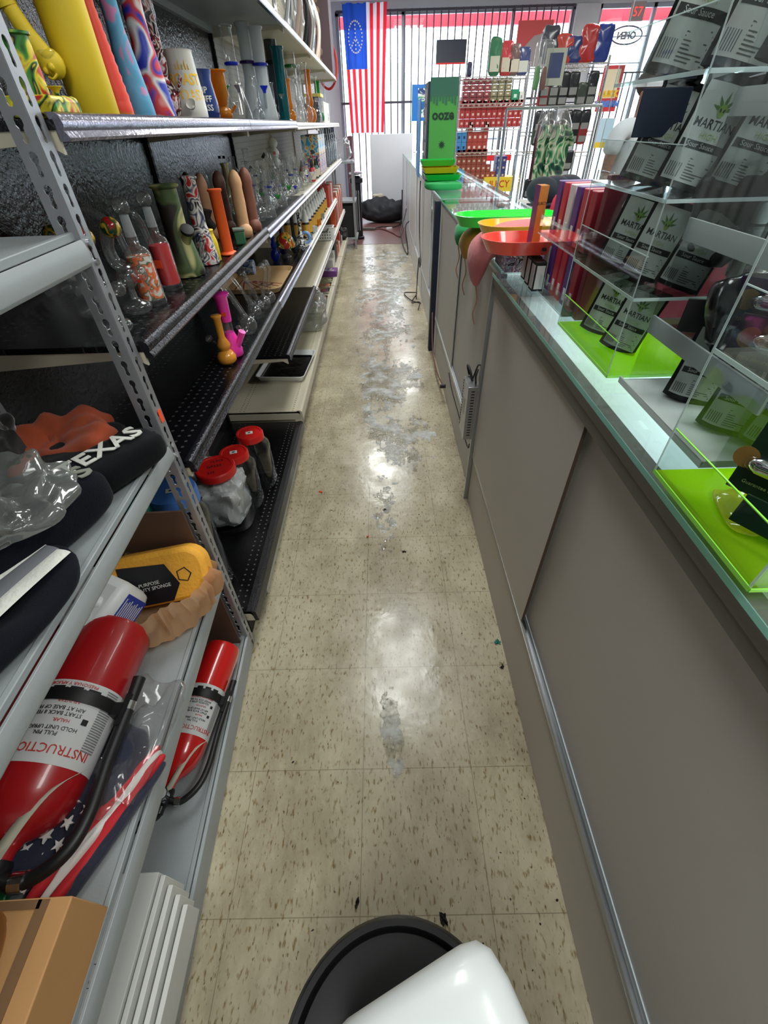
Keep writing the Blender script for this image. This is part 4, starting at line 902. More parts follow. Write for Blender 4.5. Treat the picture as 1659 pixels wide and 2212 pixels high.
t = thing('detergent_jug', 'white plastic jug with blue label lying in the tan bag', 'jug', (-.655, .600, .545), math.radians(-22)); t.rotation_euler = (math.radians(18), math.radians(8), math.radians(-22))
part('body', G().box(-.16, -.068, -.055, .064, .068, .055), WHT, t, .022); part('handle', G().tube([(-.10, .005, .050), (-.07, .0, .066), (.0, .0, .066), (.03, .005, .050)], .013, 12, flat=.7), WHT, t)
part('handle_recess', G().pillow(.13, .030, .004, Matrix.Translation((-.03, -.030, .0535))), mat('recess white', (206, 208, 206), .5), t)
bl = mat('blue label', (32, 62, 168), .4)
o = part('label', G().box(-.08, -.0692, -.040, .044, -.0682, .030), bl, t)
o2 = part('label', G().box(.0642, -.046, -.040, .0652, .046, .036), bl, t)
gl = G()
for k in range(10): gl.box(.0652, -.040+.003*(k % 2), -.034+.007*k, .0658, .036-.004*(k % 3), -.0315+.007*k); gl.box(-.07, -.0698, -.034+.0062*k, .036-.004*(k % 3), -.0692, -.0315+.0062*k)
part('fine_print', gl, WHT2, o2)
SPG = mat('yellow sponge', (240, 172, 56), .75, bump=.25, bscale=120)
t = thing('sponge', 'big yellow wrapped sponge with black label in the tan bag', 'sponge', (-.575, .735, .50), math.radians(-8)); t.rotation_euler = (math.radians(58), math.radians(-6), math.radians(8))
part('sponge', G().prism([(sx*(.125-.05*a)+sx*.05*a*math.cos(b), sy*(.068-.048)+sy*.048*math.sin(b)) for sx, sy, a, b in [(s1, s2, 1, (k/6*PI/2 if s1*s2 > 0 else PI/2-k/6*PI/2)) for s1, s2 in ((1, 1), (-1, 1), (-1, -1), (1, -1)) for k in range(7)]], 0, .055), SPG, t, .012)
lbk = mat('black label', (22, 24, 30), .4)
part('label', G().prism([(-.085, -.06), (.03, -.06), (.055, -.02), (.03, .035), (-.085, .045)], .0552, .0565), lbk, t)
txt('lettering', 'ALL-PURPOSE\nHEAVY DUTY SPONGE', .0125, (-.03, -.012, .057), (1, .05, 0), (-.05, 1, 0), WHT2, t); part('logo', G().tube([(.07+.018*math.cos(a*1.26), .0+.018*math.sin(a*1.26), .0560) for a in range(6)], .0015, 6, 1), INK, t)
solo('wrapping_film', G().pillow(.26, .13, .035, amp=.03, fr=22, seed=31, nu=60, nv=20), PLAS, 'clear crinkled plastic film lying beside the large fire extinguisher', 'plastic film', (-.515, .34, .4325), 1.45)
# folded flag cloth
NAVY = mat('navy cloth', (26, 30, 52), .85, sheen=.3, bump=.2, bscale=200); RCL = mat('red cloth', (190, 34, 44), .8); WCL = mat('white cloth', (216, 212, 208), .8)
t = thing('folded_flag', 'folded cloth with white stars on navy and red and white stripes under the hose', 'cloth', (-.560, .235, .4325), math.radians(64))
part('navy_fold', G().pillow(.27, .16, .036, Matrix.Translation((0, .030, 0)), amp=.014, fr=12, seed=2, nu=60), NAVY, t)
for k in range(4): part('stripe_fold', G().pillow(.27-.01*k, .018, .030-.004*k, Matrix.Translation((.0, -.044-.013*k, 0)) @ Matrix.Rotation(.03*(k-1), 4, 'Z'), amp=.008, fr=14, seed=k, nu=40), [RCL, WCL, RCL, NAVY][k], t)
def star(cx, cy, r, rot, z=0): return [(cx+(r if k % 2 == 0 else r*.4)*math.cos(rot+k*PI/5), cy+(r if k % 2 == 0 else r*.4)*math.sin(rot+k*PI/5)) for k in range(10)]
sg = G()
for i in range(9):
    for j in range(4): sg.prism(star(-.112+i*.028, -.022+j*.030+(.014 if i % 2 else 0)-.002, .0115, i*1.3+j), .030, .0405-.003*abs(j-1.5)-.004*abs(i-4)/2)
o = part('star_print', sg, WCL, t); o['kind'] = 'stuff'
solo('rubber_mallet_stick', G().tube([(0, 0, 0), (.02, .10, .02)], .006, 8, 1), mat('pale wood', (190, 176, 140), .6), 'pale thin stick lying between the extinguisher and the flag cloth', 'stick', (-.635, .175, .47))
t = thing('snack_packet', 'small green packet at the left edge of the picture', 'packet', (-.655, .118, .4325), .4); part('packet', G().pillow(.06, .07, .018, amp=.004), mat('packet green', (20, 120, 70), .35), t); txt('lettering', '2%', .018, (0, 0, .019), (.8, -.6, 0), (.6, .8, 0), WHT2, t)
# cardboard boxes
CARD = mat('cardboard', (182, 136, 86), .75, bump=.1, bscale=30, var=.10, vscale=10); CARD2 = mat('cardboard cut edge', (120, 88, 58), .8)
t = thing('cardboard_box', 'brown cardboard box with crinkled tape on the lower shelf', 'box', (-.583, -.035, .4325), math.radians(2))
part('box', G().box(-.20, -.14, 0, .130, .130, .115), CARD, t, .002)
g = G().box(.085, -.14, .1152, .1005, .128, .1165).box(-.19, .118, .1152, .09, .128, .1165); part('flap_gap', g, CARD2, t)
part('tape', G().pillow(.10, .26, .004, Matrix.Translation((.02, -.01, .1152)), amp=.002, fr=16), glass('brown tape', (205, 150, 90), .12, body=.5), t)
t = thing('folded_carton', 'stack of white folded cartons standing on the bottom shelf', 'carton stack', (-.485, .045, .0865), math.radians(1))
for k in range(4): part('carton_sheet', G().box(.004+.015*k, -.20, 0, .014+.015*k, .126-.014*k, .122-.014*k), mat('white corrugated', (206, 206, 202), .7, var=.04), t, .0015)
part('carton_face', G().box(-.075, -.20, .0, .001, .13, .128), MATS['white corrugated'], t, .0015)
g = G()
for a in ((-.072, -.055, .03, -.0715, .03), ): pass
g.box(-.080, -.03, .1282, -.060, -.029, .1288).box(-.080, -.0, .1282, -.060, .001, .1288).box(-.0605, -.16, .1282, -.0595, .001, .1288); part('printed_frame', g, INK, t)
txt('lettering', 'U', .018, (-.070, -.022, .1288), (0, 1, 0), (-1, 0, 0), INK, t); txt('lettering', 'SIZE 2X', .011, (-.070, -.09, .1288), (0, 1, 0), (-1, 0, 0), INK, t)
solo('brown_board', G().box(-.05, -.18, 0, .012, .075, .15), CARD, 'brown cardboard slab wedged behind the white cartons', 'cardboard', (-.582, .0, .0865), w=.002)
solo('metal_plate', G().box(-.05, -.12, 0, .02, .10, .002, Matrix.Rotation(math.radians(-38), 4, 'Y')), GRYM, 'loose grey metal plate leaning behind the small extinguisher', 'metal plate', (-.600, .66, .145), .05)
# beanies and scarf
KNB = mat('black knit', (13, 14, 18), .95, sheen=.05, bump=.22, bscale=420, spec=.15, stretch=(1, 4, 1)); KNO = mat('rust knit', (168, 72, 38), .9, sheen=.1, bump=.2, bscale=420, stretch=(1, 4, 1)); KNG = mat('grey knit', (140, 144, 132), .9); KNW = mat('white knit', (214, 214, 206), .9, bump=.3, bscale=160, sheen=.3); KNV = mat('navy knit', (14, 16, 26), .95, sheen=.05, bump=.22, bscale=420, spec=.15)
zs = .8465
t = thing('beanie', 'black knit beanie with white TEXAS lettering nearest the upright', 'beanie', (-.552, .695, zs), math.radians(62))
part('cap', G().pillow(.20, .19, .055, Matrix.Translation((0, .03, 0)), amp=.018, fr=9, seed=4, nu=60), KNB, t); part('cuff', G().pillow(.215, .09, .062, Matrix.Translation((-.0, -.035, .002)), amp=.006, seed=6, nu=60, e=4), KNB, t)
txt('lettering', 'TEXAS', .056, (-.002, -.050, .066), (1, .0, 0), (0, 1, .05), KNW, t, bold=.0012, ext=.001, w=1.0)
t = thing('beanie', 'rust orange and black knit beanie behind the TEXAS one', 'beanie', (-.665, .765, zs+.005), math.radians(25))
part('cap', G().pillow(.22, .19, .06, amp=.035, fr=12, seed=14, nu=70, nv=30, e=2.6), KNO, t); part('pompom', G().pillow(.14, .13, .10, Matrix.Translation((-.13, -.03, 0)), amp=.03, fr=22, seed=15, nu=70, nv=36), mat('black fluff', (14, 13, 14), 1, sheen=.6), t)
t = thing('beanie', 'dark knit beanie with grey letter lying under the plastic bag', 'beanie', (-.600, .510, zs), math.radians(72))
part('cap', G().pillow(.26, .17, .075, amp=.016, fr=9, seed=8, nu=60), KNV, t); part('cuff', G().pillow(.26, .075, .08, Matrix.Translation((0, -.055, .002)), amp=.006, seed=9, e=4, nu=60), KNV, t)
txt('lettering', 'D          S', .058, (.0, -.08, .083), (1, 0, 0), (0, 1, 0), KNG, t, bold=.0015, ext=.001)
solo('white_hat', G().pillow(.15, .12, .085, amp=.02, fr=10, seed=12, nu=50), KNW, 'white knit hat poking out under the plastic bag', 'hat', (-.70, .50, zs), .2)
t = thing('scarf', 'dark navy knit scarf with white and grey stripes at the left edge', 'scarf', (-.555, .315, zs), math.radians(70))
part('body', G().pillow(.36, .17, .040, Matrix.Translation((-.02, 0, 0)), amp=.02, fr=7, seed=18, nu=60), KNV, t)
for k, (m_, w_) in enumerate(((KNW, .020), (mat('mid grey knit', (110, 112, 118), .9), .022), (KNW, .020))):
    part('stripe', G().tube([(-.19, -.065+.030*k, .040), (-.08, -.050+.030*k, .047), (.05, -.035+.028*k, .047), (.15, -.02+.022*k, .040)], w_*.66, 10, 8, flat=.25), m_, t)
solo('plastic_bag', G().pillow(.28, .18, .06, amp=.05, fr=15, seed=40, nu=90, nv=40), glass('zip bag film', (236, 240, 238), .10, body=.15, ior=1.9), 'clear plastic bag lying on top of the knit hats', 'plastic bag', (-.600, .455, zs+.080), .35)

# ================================================================ BIN AND JUG BY THE CAMERA
t = thing('bucket', 'round black bucket with a dark grey lid at the photographer\'s feet', 'bucket', (.001, -.077, 0))
part('body', G().lathe([(.128, 0), (.132, .004), (.150, .40), (.156, .405), (.156, .43)], 56), mat('black plastic', (20, 20, 22), .35), t)
part('rim', G().lathe([(.140, .425), (.154, .425), (.160, .432), (.160, .445), (.155, .452), (.147, .452), (.141, .446), (.140, .440)], 64), mat('black plastic'.replace('black plastic', 'black rim'), (16, 16, 18), .3), t)
part('lid', G().lathe([(.0001, .436), (.13, .436), (.141, .440), (.141, .43), (.0001, .425)], 64), mat('charcoal plastic', (62, 63, 66), .55, bump=.1, bscale=300), t)
t = thing('plastic_jug', 'white translucent plastic jug lying on the black bucket lid', 'jug', (.0, 0, .452))
JUG = mat('white jug plastic', (222, 226, 226), .32, coat=.2)
t.location = (.010, .012, .4535); t.rotation_euler = (0, 0, math.radians(23)); t.scale = (1.15, 1.15, 1.15)
mj = Matrix.Translation((0, 0, .086)) @ Matrix.Rotation(PI/2, 4, 'X')       # lying: foot towards the aisle, neck towards the camera
part('body', G().lathe([(.066, 0), (.082, .004), (.092, .016), (.096, .04), (.096, .20), (.090, .225), (.07, .255), (.035, .275), (.022, .285), (.022, .305)], 64, mj, sq=4.6), JUG, t, ang=60)
part('handle', G().tube([(-.03, -.19, .175), (-.035, -.15, .205), (-.035, -.09, .205), (-.03, -.05, .172)], .014, 12), JUG, t)
part('cap', G().lathe([(.026, .296), (.026, .318), (.022, .321), (.0001, .321)], 28, mj), mat('blue cap', (50, 90, 180), .4), t)
# crumbs on the floor
for i, (px, py, c, r, l) in enumerate(((1075, 1388, (40, 120, 110), .010, 'small teal scrap on the floor by the counter base'), (1085, 1442, (30, 26, 24), .007, 'dark crushed bit on the floor by the counter base'), (795, 1161, (235, 90, 50), .005, 'orange speck on the floor in mid aisle'), (693, 1064, (235, 90, 50), .005, 'orange speck on the floor near the shelves'), (772, 1952, (40, 34, 30), .006, 'dark crumb on the floor left of the bucket'), (958, 1985, (24, 22, 20), .010, 'black smear on the floor above the bucket rim'), (832, 1102, (44, 38, 32), .010, 'dark flake on the floor below the foam'), (875, 1192, (40, 34, 30), .006, 'dark crumb right of the mid aisle line'))):
    p = at(px, py, z=0); solo('debris', G().pillow(r*2, r*1.4, .003, amp=.012, fr=200, seed=i, nu=16, nv=6), mat('debris %d' % i, c, .8), l, 'debris', (p.x, p.y, 0), i)

# ================================================================ THINGS ON THE SHOWCASES
ZT = .979
NEON = glass('neon green acrylic', (222, 255, 50), .04, body=.40, ior=1.45, edge=(190, 255, 60))
NEONE = mat('neon green acrylic edge', (170, 255, 90), .3, coat=.4)  # extra-bright green imitates light piped to the sheet edges
ACRE = glass('acrylic cut edge', (240, 250, 250), .15, body=.55)  # pale body colour imitates light gathered at clear cut edges
def panel(g, ax, a, u0, u1, v0, v1, th=.003):
    """thin sheet with normal along ax at coordinate a"""
    if ax == 'x': g.box(a, u0, v0, a+th, u1, v1)
    elif ax == 'y': g.box(u0, a, v0, u1, a+th, v1)
    else: g.box(u0, v0, a, u1, v1, a+th)
def tiered(lab, loc, L, D, tiers, pitch, lip, base=None, edge=None, rz=0, shelf=None):
    """clear acrylic tiered display: sides, back, shelves with front lips; x = into the counter, y = along it"""
    t = thing('acrylic_display', lab, 'display stand', loc, rz); H = tiers*pitch
    for y in (0, L-.003):
        s = part('side_sheet', G().box(0, y, 0, D, y+.003, H), ACR, t)
        part('cut_edge', G().box(-.0008, y, 0, 0, y+.003, H), ACRE, s)
    part('back_sheet', G().box(D-.003, .003, 0, D, L-.003, H), ACR, t)
    for k in range(tiers+1):
        m = (base if k == 0 and base else (shelf or ACR))
        s = part('tier', G().box(.0005, .003, k*pitch, D-.003, L-.003, k*pitch+(.005 if k else .006)), m, t)
        part('tier_edge', G().box(-.001, .0, k*pitch, .0005, L, k*pitch+(.005 if k else .006)).box(0, -.001, k*pitch, D, .0, k*pitch+.005), (edge if k == 0 and edge else ACRE), s)
        if k < tiers:
            l = part('front_lip', G().box(0, .003, k*pitch+.006, .002, L-.003, k*pitch+lip), ACR, t)
            part('lip_edge', G().box(0, .0, k*pitch+lip, .002, L, k*pitch+lip+.0012), (edge if k == 0 and edge else ACRE), l)
    return t
tiered('four tier clear acrylic display with neon yellow green base holding standing pouches', (.426, .782, ZT+.002), .30, .20, 4, .1365, .066, NEON, NEONE)
tiered('large clear acrylic display with bright neon green base nearest the camera', (.374, .276, ZT+.002), .208, .26, 3, .17, .07, NEON, NEONE)
# frosted shelf rack between the two
FRO = mat('frosted white shelf', (206, 212, 210), .4)
t = thing('shelf_rack', 'clear rack with frosted white shelf strips between the two neon displays', 'display stand', (.440, .49, ZT+.002))
part('bottom_tray', G().box(0, 0, 0, .20, .275, .005).box(0, 0, .005, .003, .275, .012).box(0, 0, .005, .20, .003, .012), FRO, t, .001)
for z in (.10, .24, .38):
    s = part('shelf', G().box(.03, .0, z, .20, .275, z+.003), ACR, t); part('shelf_front', G().box(.026, -.01, z-.012, .030, .285, z+.016), glass('frosted strip', (200, 206, 206), .3, body=.7), s)
for y in (-.001, .273): part('side_sheet', G().box(.02, y, 0, .20, y+.003, .50), ACR, t)
# ---- pouches
PBK = mat('black foil pouch', (20, 22, 24), .32, bump=.25, bscale=40); PLB = mat('pouch label grey', (178, 182, 178), .5); PGR = mat('leaf green', (70, 110, 50), .6); PDK = mat('pouch print', (28, 30, 30), .6); PLG = mat('pale green print', (150, 170, 110), .6)
def pouch_proto(name, lab):
    t = thing(name, lab, 'pouch', (0, 0, 0)); Wd, H = .088, .145
    vs = []; fs = []; nu, nv = 12, 14
    for sgn in (-1, 1):
        for j in range(nv+1):
            for i in range(nu+1):
                u = i/nu*2-1; v = j/nv; th = .016*(1-v)**.8*(1-u*u)**.6+.001
                vs.append((u*Wd/2*(1-.04*math.sin(v*PI)), sgn*th+.0015*math.sin(u*5+v*7), v*H))
    N_ = (nu+1)*(nv+1)
    for q in (0, 1):
        for j in range(nv):
            for i in range(nu): a = q*N_+j*(nu+1)+i; f = (a, a+1, a+nu+2, a+nu+1); fs.append(f if q == 0 else f[::-1])
    part('bag', G().add(vs, fs), PBK, t)
    th = lambda u, v: -(.016*(1-v)**.8*(1-u*u)**.6+.001)+.0015*math.sin(u*5+v*7)
    def srf(x, y, z): u = x/(Wd/2); v = y/H; return V((x, th(max(-.99, min(.99, u)), v)-.0006-z, y))
    lv = []; lf = []
    for j in range(9):
        for i in range(9): lv.append(srf((i/8-.5)*Wd*.84, H*(.06+.86*j/8), 0))
    for j in range(8):
        for i in range(8): a = j*9+i; lf.append((a, a+1, a+10, a+9))
    lb = part('label', G().add(lv, lf), PLB, t)
    W_ = lambda y0, x0=0: (lambda x, y, z: srf(x0+x, y0+y, z))
    txt('lettering', 'MARTIAN', .0165, 0, 0, 0, PDK, lb, wrap=W_(H*.545), bold=.0002, w=.84)
    txt('lettering', 'HIGH', .011, 0, 0, 0, PLG, lb, wrap=W_(H*.455))
    g = G()
    bx = [srf(-.034+.068*k/10, y, .0004) for k in range(11) for y in (H*.355, H*.43)]
    g.add(bx, [(2*k, 2*k+2, 2*k+3, 2*k+1) for k in range(10)]); part('name_band', g, PDK, lb)
    txt('lettering', 'Sour Sauce', .0095, 0, 0, 0, PLB, lb, wrap=W_(H*.375, -.004), ext=.001)
    g = G()
    for k in range(9): g.add([srf(x, y, .0002) for x, y in ((-.008, H*(.09+.026*k)), (.032-.003*(k % 3), H*(.09+.026*k)), (.032-.003*(k % 3), H*(.10+.026*k)), (-.008, H*(.10+.026*k)))], [(0, 1, 2, 3)])
    for k in range(6): g.add([srf(x, y, .0002) for x, y in ((-.034+.0035*k, H*.09), (-.0325+.0035*k, H*.09), (-.0325+.0035*k, H*.22), (-.034+.0035*k, H*.22))], [(0, 1, 2, 3)])
    part('fine_print', g, mat('print dark grey', (84, 88, 86), .7), lb)
    g = G()
    for a, l in ((90, .024), (55, .021), (125, .021), (20, .017), (160, .017)):
        a = math.radians(a); c, s = math.cos(a), math.sin(a); y0 = H*.70
        g.add([srf(l*k_*c-w_*s, y0+l*k_*s+w_*c, .0003) for k_, w_ in ((0, -.001), (.5, -.0024), (1, 0), (.5, .0024), (0, .001))], [(0, 1, 2, 3, 4)])
    part('leaf_emblem', g, PGR, lb)
    g = G(); ov = [srf(.0062*math.cos(k*PI/6)*(1 if math.sin(k*PI/6) > 0 else .8), H*.70+.0085*math.sin(k*PI/6), .0006) for k in range(12)]; g.add(ov, [tuple(range(12))]); hd = part('head_emblem', g, mat('emblem green', (120, 150, 60), .6), lb)
    g = G()
    for sx in (-1, 1): g.add([srf(sx*.0026+.0014*math.cos(k*PI/4)+.0006*sx*math.sin(k*PI/4), H*.705+.0026*math.sin(k*PI/4), .0009) for k in range(8)], [tuple(range(8))])
    part('eye_print', g, PDK, hd)
    return t
pp = pouch_proto('standing_pouch', 'x'); tp_ = {x: kids(x) for x in [pp]+kids(pp)}; 
for ch in list(kids(pp)): tp_[ch] = kids(ch); [tp_.__setitem__(c2, kids(c2)) for c2 in kids(ch)]
PL = [(.486, 1.005, 0, -.45, .05, 1.0, 'black and white leaf emblem pouch on the neon base, left one'), (.492, .905, 0, -.55, .06, 1.0, 'black and white leaf emblem pouch on the neon base, right front one'),
      (.480, 1.000, 1, -.42, .05, 1.0, 'leaf emblem pouch on the second tier, left one'), (.486, .905, 1, -.46, .05, 1.0, 'leaf emblem pouch on the second tier, middle one'), (.520, .83, 1, -.5, .06, 1.0, 'leaf emblem pouch on the second tier, partly hidden right one'),
      (.482, .99, 2, -.42, .08, 1.12, 'tall leaf emblem pouch on the third tier, left one'), (.492, .88, 2, -.46, .08, 1.12, 'tall leaf emblem pouch on the third tier, middle one'), (.545, .83, 2, -.5, .08, 1.12, 'tall leaf emblem pouch on the third tier, right one'),
      (.488, 1.01, 3, -.42, .08, 1.25, 'large dim pouch on the top tier, left one'), (.54, .93, 3, -.46, .08, 1.25, 'large dim pouch on the top tier, middle one'), (.565, .84, 3, -.5, .08, 1.25, 'large dim pouch on the top tier, right one')]
first_ = True
for x, y, k, rz, lean, sc, l in PL:
    loc = (x, y, ZT+.009+k*.1365)
    if first_: o = pp; o.location = loc; first_ = False
    else: o = dup(pp, loc, tree=tp_)
    o.rotation_euler = (-lean*1.5, .24, rz); o.scale = (sc*.86, 1, sc*.84 if k < 3 else sc); tag(o, l)
for x, y, rz, l in ((.520, .680, -.50, 'leaf emblem pouch standing on the white tray, front one'), (.522, .580, -.60, 'leaf emblem pouch standing on the white tray behind the green rack post'), (.555, .530, -.7, 'leaf emblem pouch at the right end of the white tray')):
    o = dup(pp, (x, y, ZT+.009), tree=tp_); o.rotation_euler = (-.12, .10, rz); tag(o, l)
# maroon carton with lettering, red and purple packs
MRN = mat('maroon card', (120, 24, 44), .45)
t = thing('display_carton', 'large maroon carton with pale lettering behind the pouches', 'box', (.640, 1.118, ZT), 0)
part('carton', G().box(-.165, -.012, 0, .165, .012, .285), MRN, t, .002)
PKW = mat('pale pink print', (222, 196, 200), .6)
txt('lettering', 'delt', .075, (-.075, -.0125, .215), (1, 0, 0), (0, 0, 1), PKW, t, bold=-.001); txt('lettering', '<0.3%', .024, (-.095, -.0125, .165), (1, 0, 0), (0, 0, 1), PKW, t)
txt('lettering', '+', .035, (-.005, -.0125, .245), (1, 0, 0), (0, 0, 1), PKW, t)
t = thing('pocket_display', 'clear acrylic pocket rack filled with slim red and purple packs', 'display stand', (.452, 1.135, ZT))
for y in (0, .31): part('side_sheet', G().box(0, y, 0, .13, y+.003, .27), ACR, t)
part('back_sheet', G().box(.127, .003, 0, .13, .31, .27), ACR, t)
for z in (.0, .13): 
    s = part('tier', G().box(0, .003, z, .127, .31, z+.003), ACR, t); part('tier_edge', G().box(-.001, 0, z, 0, .313, z+.003), ACRE, s); part('front_lip', G().box(0, .003, z+.003, .002, .31, z+.045), ACR, t)
PC = [(196, 44, 66), (92, 52, 130), (206, 60, 76), (206, 60, 76), (92, 52, 130), (225, 215, 215)]; PN = ['red', 'purple', 'red', 'red', 'purple', 'white']
for k in range(2):
    for i in range(6):
        q = (i+k*2) % 6
        t = thing('slim_pack', PN[q]+' slim pack in the '+('lower' if k == 0 else 'upper')+' tier of the pocket rack', 'pack', (.475, 1.155+i*.047, ZT+.0045+.13*k), group=PN[q]+' packs in the '+('lower' if k == 0 else 'upper')+' pockets')
        part('pack', G().box(0, 0, 0, .085, .036, .118), mat('pack '+PN[q], PC[q], .4), t, .002)
        part('printed_panel', G().box(-.0008, .008, .012, 0, .022, .040).box(.02, -.0008, .012, .034, 0, .040), WHT2, t)
t = thing('incense_pack', 'tall amber brown pack with dark lettering beside the coral tray', 'pack', (.452, 1.50, ZT), .1)
part('pack', G().box(0, 0, 0, .026, .034, .235), mat('amber pack', (198, 130, 50), .35, var=.3, vscale=25), t, .002); txt('lettering', 'JUICY', .011, (.013, -.0006, .19), (1, 0, 0), (0, 0, 1), BRN, t); part('side_stripe', G().box(-.0008, .0, 0, 0, .034, .235), mat('purple stripe', (110, 60, 120), .4), t)
for i in range(3):
    t = thing('white_vape_box', 'small black and white carton at the counter edge, '+['nearest', 'middle', 'farthest'][i], 'box', (.436+.004*i, 1.36+i*.062, ZT)); part('carton', G().box(0, 0, 0, .03, .04, .075), BLKD, t, .001); part('front_panel', G().box(-.0008, .004, .006, 0, .036, .066).box(.004, -.0008, .006, .027, 0, .066), WHT2, t)
t = thing('pattern_box', 'box with colourful doodle pattern under the coral tray', 'box', (.405, 1.575, ZT), 0)
part('box', G().box(0, 0, 0, .17, .16, .065), swirl('doodle print', [(30, 32, 40), (190, 190, 200), (60, 130, 150), (160, 90, 140), (30, 32, 40), (220, 215, 215)], 55, .45, distort=1.5), t, .002)
# long glow trays
def longtray(lab, px, py, col, z, L=.42, Wd=.18):
    p = at(px, py, z=z); t = thing('glow_tray', lab, 'tray', p); m = mat('glow '+lab[:6], col, .25, coat=.6)
    part('tray', rtray(L, Wd, .036, Wd*.49, .006, 14), m, t, ang=40)
    part('switch', G().box(-.012, -Wd/2-.0005, .014, -.002, -Wd/2+.008, .021), BLKD, t); txt('lettering', 'GLOW TRAY', .018, (.06, -.01, .0045), (1, 0, 0), (0, 1, 0), mat('tray print %d' % col[0], tuple(int(c*.8) for c in col), .5), t)
    return t
a = longtray('coral red glowing long rolling tray, nearest of the three', 1160, 540, (255, 84, 66), ZT+.083, L=.34)
b = longtray('yellow glowing long rolling tray, middle of the three', 1150, 506, (255, 200, 20), ZT+.080, L=.38)
c = longtray('green glowing long rolling tray, farthest of the three', 1090, 484, (30, 240, 60), ZT+.070, L=.40)
def sack(lab, pts, r, m, cord):
    t = thing('drawstring_bag', lab, 'drawstring bag', pts[0]); q = [V(p)-V(pts[0]) for p in pts]
    part('cloth', G().tube(q, r, 16, 8, flat=.45), m, t)
    o = part('cord', G().tube([q[-1], q[-1]+V((.01, 0, -.05)), q[-1]+V((.0, .0, -.10)), q[-1]+V((.012, 0, -.14))], .0025, 6, 5), cord, t)
CRD = mat('tan cord', (190, 140, 110), .8)
sack('pink drawstring bag drooping over the counter edge under the coral tray', [(.56, 1.80, ZT+.075), (.44, 1.79, ZT+.062), (.365, 1.775, ZT+.03), (.350, 1.765, ZT-.04), (.352, 1.76, ZT-.085)], [.09, .10, .085, .05, .012], mat('pink cloth', (205, 120, 124), .85, bump=.25, bscale=40, sheen=.2), CRD)
sack('mustard drawstring bag drooping over the counter edge under the yellow tray', [(.52, 2.06, ZT+.055), (.44, 2.05, ZT+.045), (.368, 2.04, ZT+.015), (.352, 2.03, ZT-.02), (.348, 2.03, ZT-.05)], [.07, .085, .075, .045, .012], mat('mustard cloth', (178, 132, 40), .85, bump=.25, bscale=40, sheen=.2), CRD)
sack('green drawstring bag drooping over the counter edge under the green tray', [(.52, 2.32, ZT+.04), (.44, 2.31, ZT+.035), (.368, 2.30, ZT+.005), (.358, 2.30, ZT-.05)], [.06, .07, .06, .015], mat('green cloth', (30, 150, 80), .85, bump=.2, bscale=40, sheen=.2), CRD)
for x, y, z0, zz, l in ((.60, 1.90, ZT, .082, 'boxes under the long trays, front carton'), (.60, 2.28, ZT, .068, 'boxes under the long trays, rear carton')):
    solo('flat_carton', G().box(-.14, -.10, 0, .14, .10, zz-.002), WHT2, 'flat white carton below the glowing trays, '+('front one' if y < 2 else 'rear one'), 'box', (x, y, z0), w=.002)
# green trays stack and tall green display
GT = mat('translucent green tray', (24, 190, 70), .25, coat=.6); YT = mat('yellow tray', (240, 190, 30), .25, coat=.6)
for k, (m_, l) in enumerate(((mat('green pouch cloth', (40, 170, 90), .8), 'green cloth sleeve under the tray stack on the third showcase'), (GT, 'green tray at the bottom of the stack on the third showcase'), (YT, 'yellow tray in the middle of the stack on the third showcase'), (GT, 'green tray on top of the stack on the third showcase'))):
    if k == 0: solo('cloth_sleeve', G().pillow(.27, .26, .05, amp=.01, e=4), m_, l, 'cloth bag', (.475, 3.98, ZT))
    else: t = thing('stacked_tray', l, 'tray', (.480-.01*k, 3.96+.09*k, ZT+.052+.037*(k-1))); part('tray', rtray(.27, .20, .035, .02, .003), m_, t, ang=40)
DG = mat('green display card', (84, 178, 78), .45); DGD = mat('dark display card', (36, 60, 74), .5)
t = thing('tall_display_box', 'tall green cardboard display box with dripping ooze lettering', 'display box', (.505, 4.55, ZT))
part('carton', G().box(-.115, 0, 0, .115, .30, .60), DGD, t, .003); f = part('front_card', G().box(-.100, -.006, .02, .112, 0, .60), DG, t, .002); part('header', G().box(-.100, -.008, .515, .112, -.002, .62), mat('teal header', (60, 120, 100), .5), t)
g = G()
for k in range(9): g.box(-.098+.023*k, -.0095, .49-.012*(k % 3), -.083+.023*k, -.008, .52)
part('drip_print', g, MATS['teal header'], f)
txt('lettering', 'ooze', .085, (.006, -.0075, .385), (1, 0, 0), (0, 0, 1), mat('dark green print', (22, 60, 40), .5), f, bold=.003)
txt('lettering', 'Twist', .055, (.006, -.0075, .055), (1, 0, 0), (0, 0, 1), MATS['dark green print'], f)
part('burst_emblem', G().prism([((.030 if k % 2 else .014)*math.cos(k*PI/10), (.030 if k % 2 else .014)*math.sin(k*PI/10)) for k in range(20)], 0, .001, Matrix.Translation((.006, -.0065, .235)) @ Matrix.Rotation(PI/2, 4, 'X')), MATS['dark green print'], f)
g = G()
for k in range(5): g.box(-.117, .03, .06+.105*k, -.1152, .27, .145+.105*k)
part('side_windows', g, BLK, t)
solo('wood_case_back', G().box(0, 0, 0, .006, .34, .52), mat('bright blue card', (40, 130, 200), .5), 'bright blue card panel behind the tall green display', 'panel', (.365, 4.95, ZT))
